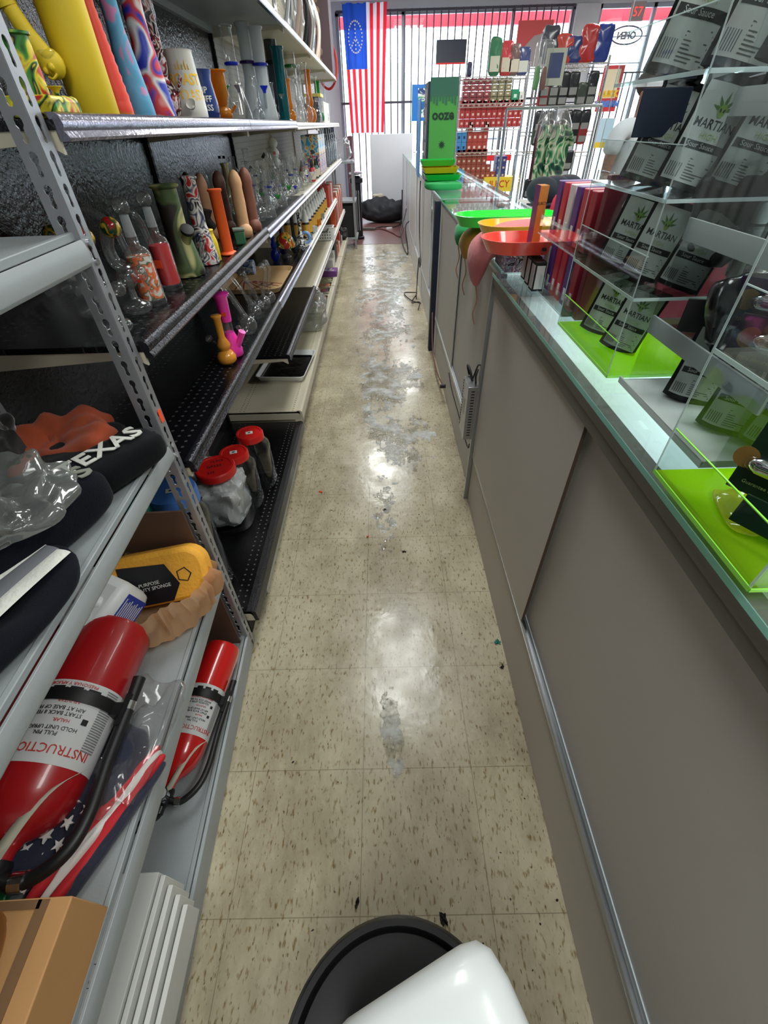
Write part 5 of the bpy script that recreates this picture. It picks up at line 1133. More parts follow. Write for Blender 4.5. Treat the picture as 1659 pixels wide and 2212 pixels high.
# power supply on the door seam, cables
t = thing('power_supply', 'perforated metal power supply box hanging at the counter seam', 'power supply', (.372, 1.615, .325))
part('case', G().box(-.035, -.012, .0, .006, .10, .24), SILV, t, .001)
g = G()
for k in range(17): g.box(-.0362, .092, .02+.0125*k, -.0352, .099, .026+.0125*k); g.box(-.022-.0, -.0128, .02+.0125*k, -.008, -.012, .024+.0125*k)
part('vent_slots', g, BLKD, t)['kind'] = 'stuff'
part('rating_label', G().box(-.0358, .03, .10, -.0352, .075, .17), mat('label grey', (190, 190, 186), .6), t)
part('wires', G().tube([(-.01, .05, .24), (-.02, .08, .275), (-.02, .13, .27), (-.015, .10, .245)], .005, 8).tube([(-.0, .03, .24), (-.01, .0, .28), (.0, .02, .30)], .004, 8).tube([(-.005, .07, .24), (.0, .03, .31), (.0, -.01, .33)], .003, 8), BLKD, t)
CBL = mat('black cable', (24, 24, 28), .5); CBR = mat('red brown cable', (110, 60, 56), .5)
def cable(lab, pts, r=.003, m=CBL): return solo('cable', G().tube(pts, r, 6, 8), m, lab, 'cable')
cable('thin black cable running down from the power supply along the base', [(.372, 1.62, .29), (.378, 1.68, .24), (.382, 1.95, .23), (.380, 2.25, .24), (.38, 2.4, .27)])
cable('reddish cable hanging by the navy post to a black plug', [(.375, 3.38, .30), (.370, 3.2, .10), (.372, 2.9, .06), (.376, 2.62, .10), (.376, 2.55, .12)], .005, CBR)
solo('plug', G().cyl((.355, 2.54, .12), (.385, 2.53, .125), .013), CBL, 'black plug resting against the counter base', 'plug')
cable('long black cable looping down the third and fourth showcases', [(.385, 5.0, .95), (.376, 4.9, .8), (.372, 4.75, .55), (.372, 4.55, .40), (.37, 4.6, .33), (.372, 4.75, .38), (.37, 4.85, .2), (.35, 4.7, .02)], .005)
cable('tangled black cable on the floor by the third showcase', [(.39, 4.6, .01), (.30, 4.7, .012), (.24, 4.95, .012), (.33, 4.9, .03), (.36, 4.75, .06), (.30, 4.6, .02), (.37, 4.5, .05), (.35, 4.4, .01)], .005)
cable('black cables hanging at the wood floor edge by the far showcase', [(.40, 7.8, .4), (.36, 7.6, .3), (.30, 7.3, .2), (.33, 7.0, .05), (.38, 6.8, .02), (.36, 7.2, .25), (.42, 7.4, .3)], .008)
cable('orange brown cable crossing the wood floor from the power strip', [(-.12, 8.7, .015), (.0, 8.75, .015), (.1, 8.6, .015), (.22, 8.3, .015), (.32, 8.0, .015), (.38, 8.2, .1)], .010, CBR)
cable('dark cable crossing the wood floor to the far showcase', [(-.12, 8.75, .012), (.05, 8.95, .012), (.25, 8.9, .012), (.38, 9.2, .05), (.40, 9.2, .5)], .010)
t = thing('power_strip', 'grey power strip lying on the wood floor', 'power strip', (-.20, 8.72, .003), -.15); part('body', G().box(-.13, -.03, 0, .13, .03, .035), mat('strip grey', (90, 88, 84), .5), t, .005)
g = G()
for k in range(5): g.box(-.10+k*.042, -.012, .035, -.075+k*.042, .012, .0365)
part('sockets', g, BLKD, t)
solo('coin_plug', G().box(-.05, -.02, 0, .05, .02, .03), WHT, 'small white adapter on the wood floor', 'adapter', (.16, 8.72, .003), .3, w=.005)
# hanging capsule cards and sheets near the camera
def hcard(name, lab, cat, p, wd, hd, m, rz, tilt=0, th=.003): 
    t = thing(name, lab, cat, p, rz); t.rotation_euler = (-tilt, 0, rz); part('card', G().box(-wd/2, 0, 0, wd/2, th, hd), m, t, .001); return t
PUR = mat('dark purple card', (44, 22, 60), .4); GCD = mat('dark green card', (16, 44, 26), .35, var=.5, vscale=20); GOLD = mat('gold print', (150, 110, 50), .5)
kA, kB, kC, kD = at(1632, 715, x=.52), at(1636, 800, x=.50), at(1650, 1085, x=.44), at(1655, 1165, x=.415)
hk = at(1585, 845, x=.47)
DSP = thing('capsule_rack', 'thin black wire rack holding capsule cards at the right edge', 'display rack', (.64, kA.y-.08, ZT))
part('post', G().cyl((0, 0, 0), (0, 0, .42), .004, n=8), BLKD, DSP); part('post', G().cyl((.12, -.10, 0), (.12, -.10, .42), .004, n=8), BLKD, DSP); part('foot', G().tube([(0, 0, .004), (.12, -.10, .004)], .004, 8, 1), BLKD, DSP)
hq = hk-V((.64, kA.y-.08, ZT))
part('hook', G().tube([hq+V((-.012, .006, .008)), hq, hq+V((.03, -.02, -.004)), V((0, 0, hq.z-.004))], .0045, 8), BLKD, DSP); part('rail', G().tube([(0, 0, .30), (.12, -.10, .30)], .004, 8, 1), BLKD, DSP)
def capsule(t, x, z, m):
    part('capsule', G().tube([(x-.022, -.009, z), (x-.012, -.011, z+.0), (x+.012, -.011, z), (x+.022, -.009, z)], [.004, .0105, .0105, .004], 16, 6), m, t); part('blister', G().pillow(.058, .026, .022, Matrix.Translation((x, .0, z-.013)) @ Matrix.Rotation(0, 4, 'X'), e=3), ACR, t)
    part('medallion', G().cyl((x-.030, -.0006, z), (x-.030, .0002, z), .013, n=18), GOLD, t)
t = hcard('capsule_card', 'dark purple card with silver capsules, upper one at the right edge', 'blister card', kA, .095, .062, PUR, -.85, .2); capsule(t, .002, .035, CHROME); txt('lettering', '100% Natural Extract', .007, (0, -.0006, .008), (1, 0, 0), (0, 0, 1), GOLD, t)
t = hcard('capsule_card', 'dark purple card with silver capsule just below its twin', 'blister card', kB, .095, .062, PUR, -.85, .2); capsule(t, .002, .035, CHROME); txt('lettering', '100% Natural Extract', .007, (0, -.0006, .008), (1, 0, 0), (0, 0, 1), GOLD, t)
t = hcard('capsule_card', 'dark green card with clear capsule above the neon base', 'blister card', kC, .085, .12, GCD, -.95, .15); capsule(t, -.01, .040, CHROME); txt('lettering', 'Guarantee up to 10 Days', .006, (0, -.0006, .012), (1, 0, 0), (0, 0, 1), PLG, t)
t = hcard('capsule_card', 'dark green card lying lowest at the right edge of the counter', 'blister card', kD, .08, .035, GCD, -1.0, .3)
t = thing('neon_bottle', 'fluorescent yellow green bottle lying in the nearest display', 'bottle', (.500, .330, ZT+.034)); part('body', G().tube([(-.055, .03, 0), (-.04, .02, 0), (.05, -.06, 0), (.06, -.07, 0)], [.014, .026, .026, .012], 16, 4), mat('fluorescent yellow', (200, 255, 30), .35), t)
solo('foil_wrapper', G().pillow(.09, .04, .012, amp=.012, fr=30, seed=50, nu=50), glass('yellow foil', (235, 240, 60), .08, body=.5, ior=1.8), 'crinkled yellow foil strip on the neon base', 'wrapper', (.425, .39, ZT+.009), 1.3)
# middle: clear tubes, black bags, paper notice
for i, (x, y, z) in enumerate(((.555, .76, .010), (.57, .72, .010), (.585, .755, .010), (.60, .80, .146), (.585, .79, .146), (.60, .715, .010))):
    t = thing('preroll_tube', 'clear tube with green and black label in the bundle '+('on the upper tier' if z > .1 else 'held by a rubber band'), 'tube', (x, y, ZT+z), group='clear labelled tubes '+('upper' if z > .1 else 'lower')); part('tube', G().lathe([(.010, 0), (.010, .11), (.009, .112)], 14), PLAS, t); part('label', G().shell([(.0095, .015), (.0095, .085)], 14), mat('green dark label', (60, 90, 66), .4, var=.5, vscale=40), t); part('cap', G().lathe([(.011, .100), (.011, .125), (.009, .127)], 14), ACRE, t)
FOIL = mat('black crinkled foil', (26, 28, 30), .22, bump=.6, bscale=18)
for i, (px, py, x, s_, r_) in enumerate(((1520, 330, .60, .13, .3), (1590, 480, .58, .13, -.4), (1590, 700, .54, .13, .2), (1560, 720, .60, .10, .5))):
    q_ = at(px, py, x=x); x, y, z = q_.x, q_.y, max(.004, q_.z-ZT)
    m_ = Matrix.Rotation(1.25, 4, 'X')
    solo('foil_bag', G().pillow(.13, s_, .03, m_, amp=.03, fr=14, seed=60+i, nu=60, nv=24), FOIL if i != 1 else mat('black pouch film', (18, 19, 20), .3), ['crinkled black foil bag on the upper frosted shelf', 'black foil bag on the lower frosted shelf', 'clear fronted black bag at the right of the frosted shelves', 'topmost black bag on the frosted rack'][i], 'bag', (x, y, ZT+z), r_)
t = hcard('black_card', 'plain black card standing on the lower frosted shelf', 'card', (.510, .70, ZT+.112), .075, .05, mat('black card', (24, 22, 22), .5), -.3)
t = hcard('black_card', 'plain dark navy card hanging under the top acrylic shelf', 'card', (.478, .985, ZT+.345), .075, .062, mat('navy card', (38, 46, 70), .5), -.2)
t = hcard('medicine_box', 'small white and red box seen behind the acrylic', 'box', (.60, .79, ZT+.17), .05, .03, WHT2, -.4, 0, .012); txt('lettering', 'Clear\nEyes', .011, (0, -.0006, .018), (1, 0, 0), (0, 0, 1), mat('blue print', (40, 60, 140), .6), t); part('stripe', G().box(-.025, -.0006, 0, .025, 0, .007), REDINK, t)
t = hcard('paper_notice', 'grey paper notice about an authorized dealer at the upper right', 'notice', at(1632, 425, x=.60), .10, .125, mat('notice paper', (150, 150, 148), .7), -.6, .05)
for s_, z in (('MARTIAN\nVENDOR', .135), ('Any 214-555', .088), ('CALL US TO RESTOCK\nYOU CALL ANYTIME', .066), ('Authorized Dealer 2B4', .022)): txt('lettering', s_, .010 if z > .07 else .0068, (0, -.0006, z*.78), (1, 0, 0), (0, 0, 1), INK, t)
t = hcard('display_header', 'dark header card with yellow lettering and round 72 badge', 'sign', at(1590, 330, x=.58), .10, .070, mat('dark teal card', (52, 66, 62), .4), -.55, .05)
txt('lettering', 'SCRIT\nPHD', .020, (.022, -.0006, .045), (1, 0, .1), (-.1, 0, 1), mat('yellow print', (200, 196, 110), .5), t); txt('lettering', '72', .016, (-.028, -.0012, .034), (1, 0, 0), (0, 0, 1), WHT2, t); part('badge', G().tube([(-.028+.013*math.cos(k*.7), -.001, .040+.013*math.sin(k*.7)) for k in range(10)], .0012, 6, 3), WHT2, t)

# ================================================================ FRONT WINDOW AREA
YP = 10.10
def rect(x0, y0, x1, y1, yy): 
    a, b = at(x0, y1, y=yy), at(x1, y0, y=yy); return a.x, b.x, a.z, b.z
def poster(lab, cat, px, m, name='poster', th=.004, yy=YP):
    x0, x1, z0, z1 = rect(*px, yy); t = thing(name, lab, cat, (x0, yy, z0)); part('sheet', G().box(0, 0, 0, x1-x0, th, z1-z0), m, t); return t, x1-x0, z1-z0
# flag
x0, x1, z0, z1 = rect(754, 4, 836, 288, 9.9)
FB = glass('flag blue', (44, 84, 190), .6, body=.92); FR = glass('flag red', (226, 48, 62), .6, body=.92); FW = glass('flag white', (238, 232, 240), .6, body=.92)
t = thing('flag', 'flag with peace sign of white stars hanging vertically in front of the window bars', 'flag', ((x0+x1)/2, 9.9, z0)); Wf, Hf = x1-x0, z1-z0
g = G(); nu, nv = 52, 40; vs = []
for j in range(nv+1):
    for i in range(nu+1): u = i/nu; v = j/nv; w = Wf*(.82+.18*v); vs.append(((u-.5)*w-.02*(1-v), .03*math.sin(u*17+v*2)*(1.1-.6*v)+.015*math.sin(u*31), v*Hf))
g.add(vs, []); 
for j in range(nv):
    for i in range(nu):
        u = (i+.5)/nu; v = (j+.5)/nv; k = int(u*13)
        g.cur = 0 if (u < 7/13 and v > .53) else (1 if k % 2 == 0 else 2)
        a = j*(nu+1)+i; g.f.append([a, a+1, a+nu+2, a+nu+1]); g.mi.append(g.cur)
part('cloth', g, [FB, FR, FW], t, ang=80)
g = G(); cz = Hf*.76; cxp = -Wf*.23; ry = Hf*.115; rx = Wf*.155
dots = [(cxp+rx*math.cos(k*PI/13), cz+ry*math.sin(k*PI/13)) for k in range(26)]+[(cxp, cz+ry*(k/4)) for k in range(-3, 4)]+[(cxp+s_*rx*.7*k/4, cz-ry*.7*k/4) for k in range(1, 4) for s_ in (-1, 1)]
for x, z in dots: g.cyl((x, -.042, z), (x, -.046, z), .011, n=8)
part('star_ring', g, WCL, t)['kind'] = 'stuff'
part('rod', G().cyl((-Wf*.52, .01, Hf), (Wf*.52, .01, Hf), .008), ALU, t)
t = thing('dome_camera', 'white dome camera on the ceiling left of the flag', 'camera', (-.50, 8.9, 2.76)); part('base', G().lathe([(.07, -.05), (.08, -.03), (.08, 0)], 24), WHT, t); part('dome', G().ball((0, 0, -.05), .06), BLKD, t)
solo('white_board', G().box(-.13, 9.84, .003, .60, 9.90, 1.215), mat('white board', (214, 216, 222), .5), 'tall blank white board standing at the end of the aisle below the window', 'board', w=.004)
solo('quilted_mat', G().pillow(.95, .45, .34, amp=.12, fr=4, seed=70, nu=80, nv=36, e=2.3), mat('black quilted', (26, 28, 34), .7, bump=.4, bscale=60), 'heap of black quilted cloth on the wood floor in front of the white board', 'cloth', (.10, 9.5, .003))
solo('shoe', G().pillow(.20, .09, .12, amp=.01, seed=71), mat('beige vinyl', (190, 180, 160), .4), 'beige shoe on top of the black quilted heap', 'shoe', (-.02, 9.6, .30), .5)
solo('low_cabinet', G().box(.62, 9.32, .003, .88, 9.85, .98), PAN2, 'narrow pale cabinet closing the gap by the window', 'cabinet', w=.004)
solo('brown_curtain', G().profile([(-.52, .05), (-.46, .06), (-.42, .05), (-.42, 1.2), (-.46, 1.21), (-.52, 1.2)], 9.3, 9.75), mat('brown fabric', (96, 60, 66), .9), 'brown fabric strip hanging between the shelving and the window', 'curtain')
t = thing('metal_shelf_stand', 'small grey slotted stand at the far end of the gondola', 'stand', (-.62, 7.25, .003))
for x, y in ((0, 0), (.26, 0), (0, .4), (.26, .4)): part('upright', G().box(x, y, 0, x+.025, y+.025, 1.0), ZINC, t)
for z in (.12, .55, .97): part('shelf', G().box(-.01, -.01, z, .30, .43, z+.02), GRYM, t)
solo('black_speaker', G().box(-.58, 7.28, .146, -.36, 7.60, .52), BLKD, 'black boxy speaker on the small grey stand', 'speaker', w=.01)
t = thing('hookah_box', 'clear plastic wrapped bottles on top of the small grey stand', 'package', (-.48, 7.45, .996)); part('wrap', G().pillow(.24, .30, .22, amp=.04, fr=12, seed=74), PLAS, t)
t = thing('tall_cylinder', 'tall dark cylinder with rows of bright holes standing on the wood floor', 'heater', (-.335, 8.0, .003)); part('body', G().lathe([(.09, 0), (.09, .03), (.07, .04), (.07, .70), (.10, .71), (.10, .76), (.05, .79)], 28), mat('gunmetal', (52, 52, 60), .25, .7), t)
for k in range(2): part('hole_row', G().box(-.004+.03*k, -.073, .12, .006+.03*k, -.069, .62), CHROME, t)
part('ring_top', G().lathe([(.06, .80), (.095, .81), (.095, .83), (.06, .84)], 24), CHROME, t)
solo('hose_coil', G().tube([(-.55+.11*math.cos(k*.8), 6.99, 1.86+.20*math.sin(k*.8)) for k in range(17)], .012, 8, 5), mat('red rubber', (214, 52, 46), .5), 'red hose coiled at the far end of the top shelf', 'hose')
# posters and signs on the glass
t, w_, h_ = poster('plain black rectangular sign hung in the front window', 'sign', (941, 84, 1009, 140), mat('black sign', (44, 48, 60), .5), 'window_sign')
part('bottom_edge', G().box(0, -.001, 0, w_, 0, .02), REDL, t)
t, w_, h_ = poster('blue poster with yellow right side low in the window behind the green display', 'poster', (889, 180, 978, 262), mat('poster blue', (26, 110, 190), .5))
part('yellow_field', G().box(w_*.72, -.002, 0, w_, 0, h_), mat('poster yellow', (235, 205, 60), .5), t); part('picture_field', G().box(w_*.15, -.002, h_*.1, w_*.66, 0, h_*.9), swirl('poster print', [(30, 90, 150), (70, 150, 110), (220, 225, 220), (30, 60, 110)], 7, .5), t)
t, w_, h_ = poster('red poster with pale grey arch in the upper window', 'poster', (1108, 42, 1198, 146), mat('poster red', (206, 84, 84), .5))
part('arch', G().prism([(w_*.15, 0), (w_*.15, h_*.25), (w_*.3, h_*.5), (w_*.5, h_*.68), (w_*.72, h_*.72), (w_*.88, h_*.6), (w_*.95, 0)], 0, .002, Matrix(((1, 0, 0, 0), (0, 0, -1, 0), (0, 1, 0, 0), (0, 0, 0, 1)))), mat('arch grey', (170, 160, 160), .5), t)
x0, x1, z0, z1 = rect(1316, 55, 1392, 97, YP)
t = thing('open_sign', 'unlit oval neon sign reading OPEN seen from behind', 'sign', ((x0+x1)/2, YP, (z0+z1)/2)); a_, b_ = (x1-x0)/2, (z1-z0)/2
part('oval_tube', G().tube([(a_*math.cos(k*.4), 0, b_*math.sin(k*.4)) for k in range(17)], .010, 8, 3), mat('dark neon tube', (90, 84, 104), .4), t)
txt('lettering', 'OPEN', b_*1.15, (0, 0, -b_*.4), (-1, 0, 0), (0, 0, 1), MATS['dark neon tube'], t, ext=.008, bold=.004)
x0, x1, z0, z1 = rect(1358, 2, 1398, 46, YP)
t = thing('number_sign', 'small dark panel with red digits at the top of the right window', 'sign', (x0, YP, z0)); part('panel', G().box(0, 0, 0, x1-x0, .03, z1-z0), mat('sign brown', (150, 130, 130), .6), t)
txt('lettering', '57', (z1-z0)*.7, ((x1-x0)/2, -.002, (z1-z0)*.25), (1, 0, 0), (0, 0, 1), emis('red digits', (255, 60, 60), 1.2), t, ext=.002)
t, w_, h_ = poster('red framed poster with large blue and yellow words in the right window', 'poster', (1284, 140, 1352, 242), mat('bargain red', (206, 48, 56), .5))
part('inner_field', G().box(w_*.12, -.002, h_*.30, w_*.85, 0, h_*.92), mat('cream field', (228, 216, 180), .5), t)
txt('lettering', 'QUICK', h_*.17, (w_*.48, -.004, h_*.34), (1, 0, 0), (0, 0, 1), mat('bargain yellow', (240, 190, 40), .5), t, bold=.01); txt('lettering', 'BARGAIN', h_*.17, (w_*.5, -.004, h_*.12), (1, 0, 0), (0, 0, 1), mat('bargain blue', (90, 130, 210), .5), t, bold=.01)
t, w_, h_ = poster('pale blue and white poster low in the right window', 'poster', (1278, 255, 1330, 320), mat('pale blue poster', (190, 220, 235), .5)); part('yellow_strip', G().box(0, -.002, 0, w_, 0, h_*.2), MATS['poster yellow'], t)
t, w_, h_ = poster('small red and white placard at the foot of the right window', 'poster', (1212, 325, 1232, 345), mat('placard red', (230, 40, 50), .5))
t, w_, h_ = poster('long red strip sign across the lower window behind the carton rack', 'sign', (975, 333, 1105, 350), MATS['placard red'], 'window_sign')
solo('outside_wall', G().box(-1.2, 15, -.05, .7, 15.3, 1.75), mat('pale pink block', (206, 192, 192), .8), 'pale pinkish block wall seen outside behind the window bars', 'wall')
solo('parked_car', G().box(1.6, 18, -.05, 4.6, 19.6, .9).box(2.1, 18.1, .9, 4.1, 19.5, 1.45), mat('silver car', (180, 184, 196), .3), 'pale car parked outside beyond the front window', 'car', w=.15)

# ---- wire racks
def wrack(lab, x0, x1, y0, y1, zs_, H):
    t = thing('wire_rack', lab, 'wire rack', (x0, y0, .0))
    for x in (0, x1-x0):
        for y in (0, y1-y0): part('post', G().cyl((x, y, .003), (x, y, H), .012, n=10), CHROME, t)
    me = None
    for z in zs_:
        if me is None:
            g = G()
            for y in (0, y1-y0):
                g.cyl((0, y, 0), (x1-x0, y, 0), .005, n=6); g.cyl((0, y, -.03), (x1-x0, y, -.03), .004, n=6)
                n = int((x1-x0)/.05)
                g.tube([((x1-x0)*k/(2*n), y, -.03 if k % 2 else 0) for k in range(2*n+1)], .003, 5, 1)
            for k in range(int((x1-x0)/.045)): g.cyl((.02+k*.045, 0, .004), (.02+k*.045, y1-y0, .004), .0022, n=5)
            me = g.mesh('wire_shelf', CHROME)
        o = part('wire_shelf', me, None, t); o.location = (0, 0, z)
    g = G()
    for k in range(7): g.cyl((.0, (y1-y0)*(k+.5)/7, .9), (.0, (y1-y0)*(k+.5)/7, H-.1), .0022, n=5)
    part('side_grid', g, CHROME, t)
    return t
RY = 7.5
lv = [at(1050, py, y=RY).z for py in (166, 224, 276, 329, 388)]
a0, a1 = at(985, 300, y=RY).x, at(1136, 300, y=RY).x
wrack('chrome wire rack stocked with small red cartons in front of the barred window', a0, a1, RY, RY+.45, lv+[.35], lv[0]+.02)
def carton(nm, col, trim, wd, dp, h, lab, group, x, y, z, cache={}):
    if nm not in cache:
        t = thing('small_carton', lab, 'box', (x, y, z), group=group); part('carton', G().box(0, 0, 0, wd, dp, h), mat(nm, col, .45), t, .002); part('front_print', G().box(wd*.3, -.001, h*.35, wd*.7, 0, h*.62), mat(nm+' trim', trim, .5), t)
        cache[nm] = (t, {x_: kids(x_) for x_ in [t]+kids(t)}); return t
    t, tr = cache[nm]; return dup(t, (x, y, z), tree=tr)
cw = (a1-a0-.10)/12
for r_ in range(4):       # tins row under the top shelf
    for c_ in range(7):
        z = lv[1]+.006+r_*.058; x = a0+.05+c_*.088
        q = 'maroon tin' if c_ < 4 else 'olive tin'
        carton(q, (150, 62, 70) if c_ < 4 else (140, 130, 96), (220, 210, 200), .074, .12, .052, q.split()[0]+' tin on upper shelf of chrome rack', q+'s on the chrome rack', x, RY+.02, z)
carton('green carton', (40, 140, 100), (220, 230, 220), .09, .12, .12, 'green carton at the end of the tin row on the chrome rack', None, a0+.05+7*.088, RY+.02, lv[1]+.006); carton('white carton b', (225, 222, 215), (160, 160, 160), .05, .1, .1, 'white carton at the end of the tin row on the chrome rack', None, a0+.15+7*.088, RY+.02, lv[1]+.006)
for r_ in range(3):
    for c_ in range(12): carton('red incense carton', (172, 56, 58), (225, 190, 180), cw*.94, .2, .083, 'red incense carton on middle shelf of chrome rack', 'red incense cartons', a0+.03+c_*cw, RY+.02, lv[2]+.006+r_*.085)
for c_ in range(12): solo('carton_lid', G().box(0, 0, 0, cw*.85, .10, .035), WHT2, 'white carton end on the red incense cartons', 'box', (a0+.03+c_*cw, RY+.05, lv[2]+.263), group='white carton ends above the red rows')
for c_ in range(2):
    for r_ in range(2): carton('blue carton', (70, 140, 200), (20, 50, 90), cw*.95, .2, .10, 'light blue carton on lower chrome rack shelf', 'light blue cartons', a0+.01+c_*cw*1.0, RY+.02, lv[3]+.006+r_*.102)
for c_ in range(4):
    for r_ in range(3 if c_ in (0, 3) else 2): carton('brick carton', (170, 66, 56), (230, 210, 200), cw*.98, .2, .10, 'brick red carton beside light blue ones', 'brick red cartons on the chrome rack', a0+.01+(c_+2.05)*cw*1.0, RY+.02, lv[3]+.006+r_*.102)
for c_ in range(10):
    n = [4, 4, 4, 4, 4, 4, 2, 1, 3, 3][c_]
    for r_ in range(n):
        q = ('rust carton', (150, 72, 58)) if c_ < 7 else (('navy carton', (60, 66, 130)) if c_ > 7 else ('rust carton', (150, 72, 58)))
        carton(q[0], q[1], (215, 190, 170), cw*.95, .2, .078, q[0].split()[0]+' carton on lowest visible chrome shelf', q[0]+'s on the lowest visible shelf', a0+.03+c_*cw, RY+.02, lv[4]+.006+r_*.08)
t = thing('snack_carton', 'yellow and red carton with large lettering on the rack bottom', 'box', (a0+.42, RY-.05, .86-.25)); part('carton', G().box(0, 0, 0, .42, .3, .16), MATS['poster yellow'], t); txt('lettering', 'JUICY', .11, (.21, -.002, .05), (1, 0, 0), (0, 0, 1), REDL, t)
# snack bags
SB = [((56, 120, 84), (200, 200, 180), 'green'), ((190, 60, 66), (200, 190, 170), 'red'), ((110, 84, 80), (200, 190, 170), 'brown'), ((56, 66, 110), (190, 190, 180), 'navy')]
def bagm(w, h, amp=.012, seed=0): return G().pillow(w, h, .05, Matrix.Translation((0, 0, h/2)) @ Matrix.Rotation(PI/2, 4, 'X') @ Matrix.Translation((0, 0, -.025)), e=5, amp=amp, fr=16, seed=seed, nu=36, nv=12)
def snack(lab, x, y, z, w, h, c1, c2, seed, rz=0):
    t = thing('snack_bag', lab, 'snack bag', (x, y, z), rz); part('bag', bagm(w, h, seed=seed), mat('bag %d %d %d' % c1, c1, .25, coat=.3), t)
    if c2: part('printed_panel', G().box(-w*.38, -.030, h*.12, w*.38, -.026, h*.52), mat('panel %d %d %d' % c2, c2, .5), t)
    return t
for i, px in enumerate((1065, 1090, 1107, 1126)):
    p = at(px, 163, y=RY+.15); snack(SB[i][2]+' chip bag on the top of the chrome rack', p.x, RY+.15, lv[0]+.008, .15, .34-.03*i, SB[i][0], SB[i][1], 80+i)
p = at(1013, 163, y=RY+.1); snack('tiny dark packet alone on the top of the chrome rack', p.x, p.y, lv[0]+.008, .06, .13, (60, 60, 90), None, 85)
# second rack with hanging goods
R2 = 5.9; b0_, b1_ = at(1142, 300, y=R2).x, at(1300, 200, y=R2).x
lz = [at(1220, py, y=R2).z for py in (138, 222, 285, 330)]
wrack('chrome wire rack hung with dark packets right of the carton rack', b0_, b1_, R2, R2+.4, lz+[.4], lz[0]+.05)
for i, (px, c, l, h) in enumerate(((1180, (70, 72, 84), 'dark grey chip bag on top of the packet rack', .26), (1212, (206, 76, 66), 'red chip bag on top of the packet rack', .20), (1236, (50, 66, 130), 'small blue chip bag on top of the packet rack', .19), (1262, (196, 52, 56), 'bright red chip bag on top of the packet rack', .26), (1292, (44, 66, 150), 'shiny blue chip bag at the right end of the packet rack top', .26))):
    p = at(px, 138, y=R2+.15); snack(l, p.x, p.y, lz[0]+.008, .17, h, c, None, 90+i)
BP = [((30, 32, 40), 'black'), ((150, 44, 50), 'red'), ((24, 26, 32), 'black'), ((60, 70, 60), 'olive'), ((30, 32, 40), 'black'), ((40, 44, 52), 'black')]
n = 0
for r_, (z, hh) in enumerate(((lz[0]-.24, .19), (lz[1]-.03, .17), (lz[1]-.22, .17), (lz[2]-.10, .17), (lz[3]-.15, .17), (lz[3]-.38, .17))):
    for c_ in range(6):
        if (r_+c_) % 5 == 4: continue
        x = b0_+.07+c_*(b1_-b0_-.1)/6; c, nm = BP[(c_*2+r_) % 6]
        t = thing('jerky_packet', nm+' packet hanging in '+['the top', 'the second', 'the third', 'the fourth', 'the fifth', 'the lowest'][r_]+' row of the packet rack', 'packet', (x, R2-.03, z), group=nm+' packets in row '+['one', 'two', 'three', 'four', 'five', 'six'][r_]); part('packet', bagm(.10, hh, .006, n), mat('pkt '+nm, c, .3, coat=.4), t); part('printed_panel', G().box(-.035, -.029, hh*.12, .035, -.0265, hh*.4), mat('panel grey', (150, 150, 150), .5), t); part('hang_hook', G().tube([(0, 0, hh), (0, .02, hh+.02), (0, .06, hh+.02)], .002, 5, 1), CHROME, t); n += 1
t = thing('framed_picture', 'small framed blue picture in a plastic sleeve hanging on the packet rack', 'picture', (at(1192, 185, y=5.6).x, 5.6, at(1192, 185, y=5.6).z)); part('frame', G().box(-.09, 0, 0, .09, .015, .24), mat('pale frame', (190, 196, 180), .5), t); part('picture', G().box(-.06, -.002, .05, .06, 0, .21), mat('picture blue', (60, 76, 120), .5), t)
for i, px in enumerate((1155, 1170)):
    p = at(px, 195, y=5.6); t = thing('hanging_toy_bag', ['clear bag with green toy hanging beside the framed picture', 'clear bag with brown toy hanging beside the framed picture'][i], 'bag', p); part('bag', bagm(.09, .32, .01, 30+i), PLAS, t); part('toy', G().pillow(.05, .04, .16, amp=.01, seed=i), mat('toy %d' % i, [(90, 150, 90), (130, 80, 70)][i], .5), t)
